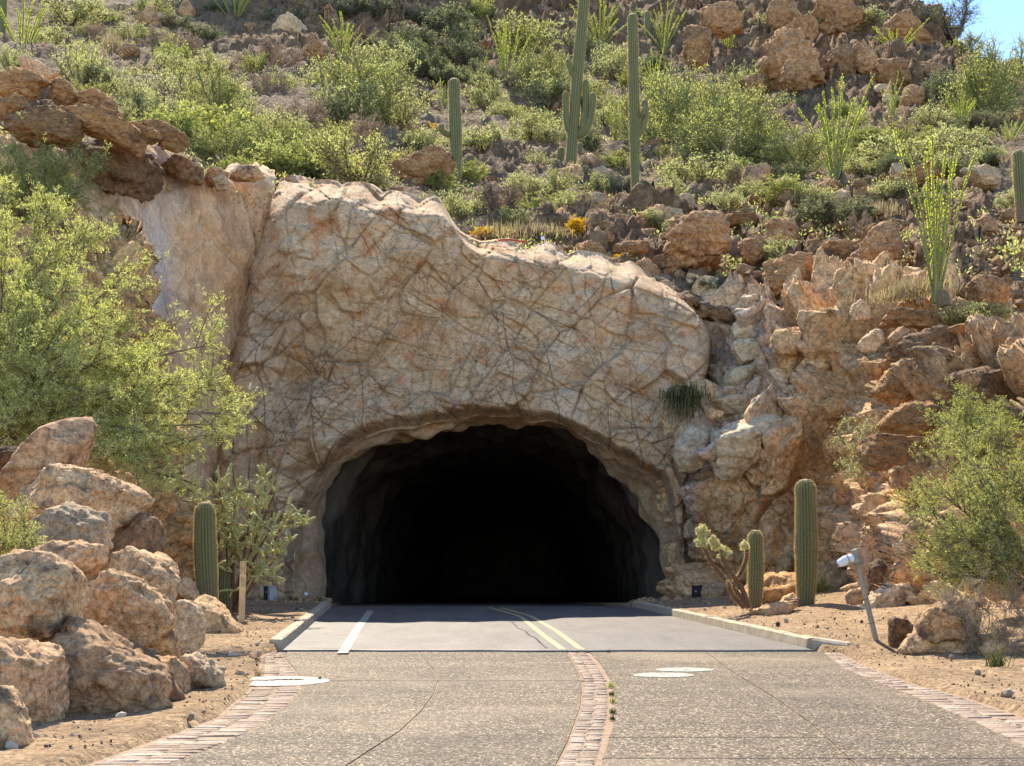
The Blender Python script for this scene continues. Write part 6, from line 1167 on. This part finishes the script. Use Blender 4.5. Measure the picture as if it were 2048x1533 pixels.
feather("dry_bush", P(1735, 960, 30), [P(*a) for a in TB], 27, "yellowish wispy bush growing beside the grey overhanging slab", "bush", 'leaf_gs', nb=7, nt=6, nsp=2, nl=4, bl=.35, tl=.25, L=.05, W=.016, bark='twig', lr=.014)

# chollas
def cholla(name, root, pts, seed, lab, leaf='cholla', jr=.019, gen=3, nj=3, jl=.17, fuzz=26):
    r = np.random.default_rng(seed); o = bpy.data.objects.new(name, None); SC.collection.objects.link(o); o.location = root; o['label'] = lab; o['category'] = "cactus"
    for e in pts:
        e = np.array(e) - root; a = r.normal(size=3) * [.06, .06, 0]; m = e * .5 + r.normal(size=3) * .12 - [0, 0, .05]; path = bez(a, m, e, np.linspace(0, 1, 8)[:, None]); tv, tf = tubes(path[None], np.linspace(.035, .02, 8)[None], 7)
        br = link("branch", mesh_np("branch", tv, tf, M['chbark']), parent=o); segs = []
        def grow(p, d, g):
            for _ in range(nj if g else 2):
                q = unit(d + r.normal(size=3) * .75 + np.array([0, 0, .25])); l = jl * r.uniform(.55, 1.3); e2 = p + q * l; segs.append((p, e2)); (grow(e2, q, g - 1) if g > 0 and r.random() < .85 else None)
        dirv = unit(path[-1] - path[-3])
        for i in (4, 5, 6, 7): grow(path[i], dirv, gen - (i < 6))
        s0, s1 = np.array([s[0] for s in segs]), np.array([s[1] for s in segs]); tt = np.array([0, .08, .35, .7, .93, 1.0])[None, :, None]; pp = s0[:, None] * (1 - tt) + s1[:, None] * tt; pp[:, 1:-1] += r.normal(size=(len(segs), 1, 3)) * .012
        jv, jf = tubes(pp, jr * np.array([.5, .9, 1, 1, .85, .2])[None] * r.uniform(.8, 1.15, (len(segs), 1)), 6); link("joints", mesh_np("joints", jv, jf, M['chskin']), parent=br, kind='stuff')
        k = np.repeat(np.arange(len(segs)), fuzz); t = r.random((len(k), 1)); C = s0[k] * (1 - t) + s1[k] * t; ax = unit(s1 - s0)[k]; n = r.normal(size=C.shape); n = unit(n - (n * ax).sum(1, keepdims=True) * ax); lv, lf = leaves(C + n * jr * .8, n + ax * .3, jr * r.uniform(.7, 1.5, len(k)), jr * .16, r)
        link("spines", mesh_np("spines", lv, lf, M[leaf], smooth=False), parent=br, kind='stuff')
    return o
CH = [(550, 985, 29), (515, 990, 29.2), (470, 1000, 29), (575, 1030, 28.8), (540, 1060, 28.6), (500, 1030, 29), (560, 1105, 28.6), (440, 985, 29.4), (470, 1090, 28.8), (520, 1130, 28.5), (450, 1040, 29), (415, 1010, 29.4), (400, 1100, 29.2)]
cholla("staghorn_cholla", P(462, 1225, 29.0), [P(*a) for a in CH], 31, "wide staghorn cholla with pale green joints left of the tunnel mouth", jr=.026, jl=.24, gen=2, nj=2, fuzz=40)
JC = [[(1497, 1216, 28.8), (1478, 1190, 28.8), (1450, 1160, 28.8), (1420, 1120, 28.8), (1405, 1085, 28.8)], [(1497, 1216, 28.8), (1485, 1180, 28.8), (1465, 1150, 28.7), (1447, 1120, 28.7), (1444, 1100, 28.7)], [(1470, 1160, 28.8), (1480, 1148, 28.9), (1492, 1120, 28.9), (1494, 1095, 28.9)], [(1488, 1215, 28.7), (1465, 1190, 28.6), (1456, 1165, 28.6)]]
jr_ = np.random.default_rng(41); o = bpy.data.objects.new("jumping_cholla", None); SC.collection.objects.link(o); R0 = P(1496, 1220, 28.8); o.location = R0; o['label'] = "jumping cholla with fuzzy pale crowns on bare brown limbs by the right kerb"; o['category'] = "cactus"
for q in JC:
    w = cr(np.array([P(*a) for a in q]) - R0, 16); v, f = tubes(w[None], np.linspace(.055, .036, 16)[None], 8); bo = link("branch", mesh_np("branch", v, f, M['chbark']), parent=o); k = np.repeat(np.arange(16), 60); n = unit(jr_.normal(size=(len(k), 3))); lv, lf = leaves(w[k] + n * .04, n, .035 * jr_.uniform(.5, 1.2, len(k)), .006, jr_); link("spines", mesh_np("spines", lv, lf, M['spine'], smooth=False), parent=bo, kind='stuff')
for cx_, cy_, rr2, nn in ((1405, 1065, .17, 26), (1402, 1088, .13, 16), (1432, 1092, .13, 16), (1447, 1106, .16, 22), (1489, 1092, .10, 12), (1425, 1080, .10, 10)):
    c = P(cx_, cy_, 28.8) - R0; d = unit(jr_.normal(size=(nn, 3)) + [0, 0, .3]); s0 = c + d * .03; s1 = c + d * rr2 * jr_.uniform(.7, 1.1, (nn, 1)); t = np.array([0, .15, .6, .9, 1])[None, :, None]; v, f = tubes(s0[:, None] * (1 - t) + s1[:, None] * t, .024 * np.array([.6, 1, 1, .8, .2])[None] * np.ones((nn, 1)), 6)
    cn = link("crown", mesh_np("crown", v, f, M['chskin']), parent=o); k = np.repeat(np.arange(nn), 90); tt = jr_.random((len(k), 1)); n = unit(jr_.normal(size=(len(k), 3))); lv, lf = leaves(s0[k] * (1 - tt) + s1[k] * tt + n * .02, n, .04 * jr_.uniform(.6, 1.1, len(k)), .007, jr_); link("spines", mesh_np("spines", lv, lf, M['cholla'], smooth=False), parent=cn, kind='stuff')

# small weeds by the road
WD = [(1217, 1303, 8, "weed in the joint where the centre stones meet the asphalt"), (1221, 1372, 16, "yellow-green weed in the centre joint just below the cross joint"), (1224, 1388, 14, "second weed in the centre joint below the cross joint"), (1225, 1402, 15, "third and yellowest weed in the centre joint"), (1226, 1424, 15, "dark green weed near the lower end of the centre joint's growth"), (1225, 1436, 12, "lowest weed in the centre joint"), (517, 1350, 22, "thin dry weed in the dirt above the painted disc"), (640, 1356, 7, "weed at the right rim of the large painted disc"), (1730, 1216, 22, "weed at the bank's foot left of the lamp post"), (1640, 1240, 16, "green weed beside the bigger foreground saguaro's foot"), (1570, 1238, 16, "green weed by the log-shaped rock"), (1690, 1245, 14, "small green weed left of the lamp post in the dirt"), (1852, 1356, 12, "small green weed in the dirt right of the driveway stones"), (1824, 1354, 12, "small straw tuft in the dirt right of the driveway stones"), (1990, 1330, 50, "green leafy weed at the right edge above the cut-off brown rock"), (1815, 1230, 40, "green weed beside the balanced boulder"), (440, 1265, 24, "green weed between the grey boulder and the pointed tan boulder"), (585, 1208, 26, "weed in the shade under the grey utility box"), (640, 1206, 20, "weed in the shade left of the kerb by the portal")]
for i, (px, py, h, lab) in enumerate(WD):
    p = G(px, py, .0 if 1215 < px < 1230 or py > 1340 else .1); H = h / F * p[1]; v, f = blades(70, H, max(.006, H * .05), i + 50, .55, .5, H * .22); w_ = link("weed", mesh_np("weed", v, f, M['grass' if 'dry' in lab or 'straw' in lab else 'leaf_lg' if 'yellow' in lab else 'ggrass'], smooth=False), p - [0, 0, .02], label=lab, cat="weed", group="weeds beside the road")

# ------------------------------------------------------------------ made things
def emp(name, loc, label, cat):
    o = bpy.data.objects.new(name, None); SC.collection.objects.link(o); o.location = loc; o['label'] = label; o['category'] = cat; return o
def part(name, mat, parent, *boxes, smooth=False):
    v, f = join([box(*b) for b in boxes]); return link(name, mesh_np(name, v, f, M[mat], smooth=smooth), parent=parent)
def tube1(name, mat, parent, pts, r, sides=14, cap=True):
    pts = np.array(pts, float); rad = np.full(len(pts), r) if np.isscalar(r) else np.array(r); v, f = tubes(pts[None], rad[None], sides); fs = [f]
    if cap: fs.append(np.array([list(range(sides))[::-1], [len(v) - sides + k for k in range(sides)]]))
    return link(name, mesh_np(name, v, fs, M[mat], smooth=False), parent=parent)
# wooden stake with printed lettering
b = P(482.5, 1262, 26.5); st = emp("wooden_stake", b, "upright wooden survey stake with black printed lettering left of the tunnel", "stake"); st.rotation_euler = (0, .03, 0)
H = 139 / F * 26.5; part("board", 'wood', st, (0, 0, H / 2 - .05, .115, .03, H + .1, .004))
def text(body, size, loc, parent, sp=1.0):
    cu = bpy.data.curves.new("lettering", 'FONT'); cu.body = body; cu.size = size; cu.align_x = 'CENTER'; cu.space_line = sp; cu.extrude = .0008; cu.materials.append(M['ink']); o = bpy.data.objects.new("lettering", cu); SC.collection.objects.link(o); o.parent = parent; o.location = loc; o.rotation_euler = (math.pi / 2, 0, 0)
    dg = bpy.context.evaluated_depsgraph_get(); me = bpy.data.meshes.new_from_object(o.evaluated_get(dg)); bpy.data.objects.remove(o); n = link("lettering", me, loc, parent=parent); n.rotation_euler = (math.pi / 2, 0, 0); return n
text("\n".join("PIPELINE"), .04, (.036, -.0165, H - .045), st, .73)
text("\n".join("WARNING"), .04, (-.030, -.0165, H - .045), st, .83); text("\n".join("GAS"), .036, (.004, -.0165, H - .125), st, .95)
part("small_print", 'ink', st, *[(x, -.0155, H - .30 - k * .021, w, .001, .006) for k in range(9) for x, w in ((-.014, .034), (.024, .026))])
# leaning lamp post
b = P(1757, 1300, 21.6); lp = emp("lamp_post", b, "leaning grey bollard lamp with a white hooded head in the right dirt", "lamp"); tilt = math.atan2((1757 - 1708), (1300 - 1100)); lp.rotation_euler = (0, -tilt, 0); L = 206 / F * 21.6
tube1("pole", 'metal', lp, [(0, 0, -.15), (0, 0, .02), (0, 0, L * .88)], .040)
for k, z in enumerate((.06, .42, .80)): tube1("seam_ring", 'black', lp, [(0, 0, z), (0, 0, z + .008)], .0415)
tube1("top_cap", 'metal', lp, [(0, 0, L * .86), (0, 0, L * .9), (0, 0, L)], .056); tube1("green_band", 'leaf_lg', lp, [(0, 0, L * .855), (0, 0, L * .868)], .0575)
hd = tube1("lamp_head", 'lamp', lp, [(-.04, 0, L * .925), (-.12, 0, L * .925), (-.16, 0, L * .92), (-.26, 0, L * .905), (-.29, 0, L * .90)], [.062, .062, .075, .062, .05]); tube1("lens", 'greybox', lp, [(-.288, 0, L * .9), (-.294, 0, L * .9)], .042, 12); tube1("hood_band", 'metal', lp, [(-.118, 0, L * .925), (-.132, 0, L * .924)], .0765, 16); part("base_flange", 'metal', lp, (0, 0, .012, .12, .12, .016, .003))
# utility boxes
b = P(544, 1216, 36.2); ub = emp("utility_box", b, "grey steel utility box in the shade left of the tunnel mouth", "utility box"); ub.rotation_euler = (0, 0, .5); part("housing", 'greybox', ub, (0, 0, .30, .17, .16, .46, .012)); part("lid", 'greybox', ub, (0, 0, .545, .19, .18, .03, .006)); part("latch", 'black', ub, (.04, -.083, .27, .05, .01, .02)); part("leg", 'metal', ub, (-.05, 0, .04, .03, .03, .1)); part("leg", 'metal', ub, (.05, 0, .04, .03, .03, .1))
b = P(533, 1217, 36.4); bb = emp("meter_pedestal", b, "narrow black pedestal against the grey utility box", "utility box"); part("housing", 'black', bb, (0, 0, .30, .13, .14, .56, .01)); part("tag", 'white', bb, (.0, -.072, .42, .03, .004, .04)); part("conduit", 'metal', bb, (-.03, -.085, .06, .025, .02, .18))
b = P(1395, 1206, 36.4); bk = emp("utility_box", b, "black box on the ground at the right side of the portal", "utility box"); part("housing", 'black', bk, (0, 0, .21, .27, .24, .42, .015)); part("lid", 'black', bk, (0, 0, .43, .29, .26, .03, .006)); part("label_plate", 'greybox', bk, (-.06, -.124, .30, .05, .004, .03))
b = P(613, 1212, 36.8); sp_ = emp("spot_light", b, "little white spotlight on a stake in the shade by the portal", "lamp"); tube1("stake", 'black', sp_, [(0, 0, -.1), (0, 0, .26)], .011, 8); tube1("lamp_head", 'lamp', sp_, [(-.05, 0, .30), (.0, 0, .30), (.045, -.02, .29)], [.05, .05, .035], 10); part("bracket", 'black', sp_, (.06, -.02, .28, .06, .015, .015))
b = P(1089, 497, 41.6); wp_ = emp("marker_post", b, "thin white marker post with a round disc above the portal", "post"); tube1("post", 'lamp', wp_, [(0, 0, -.4), (0, 0, .30)], .014, 8); tube1("round_disc", 'lamp', wp_, [(-.055, -.02, .30), (-.055, .0, .30)], .058, 18)
w = np.array([P(996, 481, 40.6), P(1015, 479.5, 40.6), P(1035, 482, 40.5), P(1052, 485.5, 40.5)]); tube1("red_pipe", 'redpipe', None, cr(w, 12), .032, 10); rp = bpy.context.scene.objects["red_pipe"]; rp['label'] = "rusty red pipe lying on top of the portal"; rp['category'] = "pipe"
# bits of rock along the shaded foot of the portal
fr = np.random.default_rng(61); b, Fq = ICO[0]; rv = []
for k in range(260):
    lft = k % 2; Yq = fr.uniform(35.2, 37.6); x = (fr.uniform(-6.6, -4.75) if lft else fr.uniform(3.3, 5.2)); s = fr.uniform(.02, .09) * fr.uniform(.6, 1.3); rv.append((b * (1 + .25 * fr.normal(size=b.shape)) * s + [x, Yq, .12 + .3 * s], Fq))
link("rock_debris", mesh_np("rock_debris", *join(rv), M['tan'], smooth=False), kind='stuff')
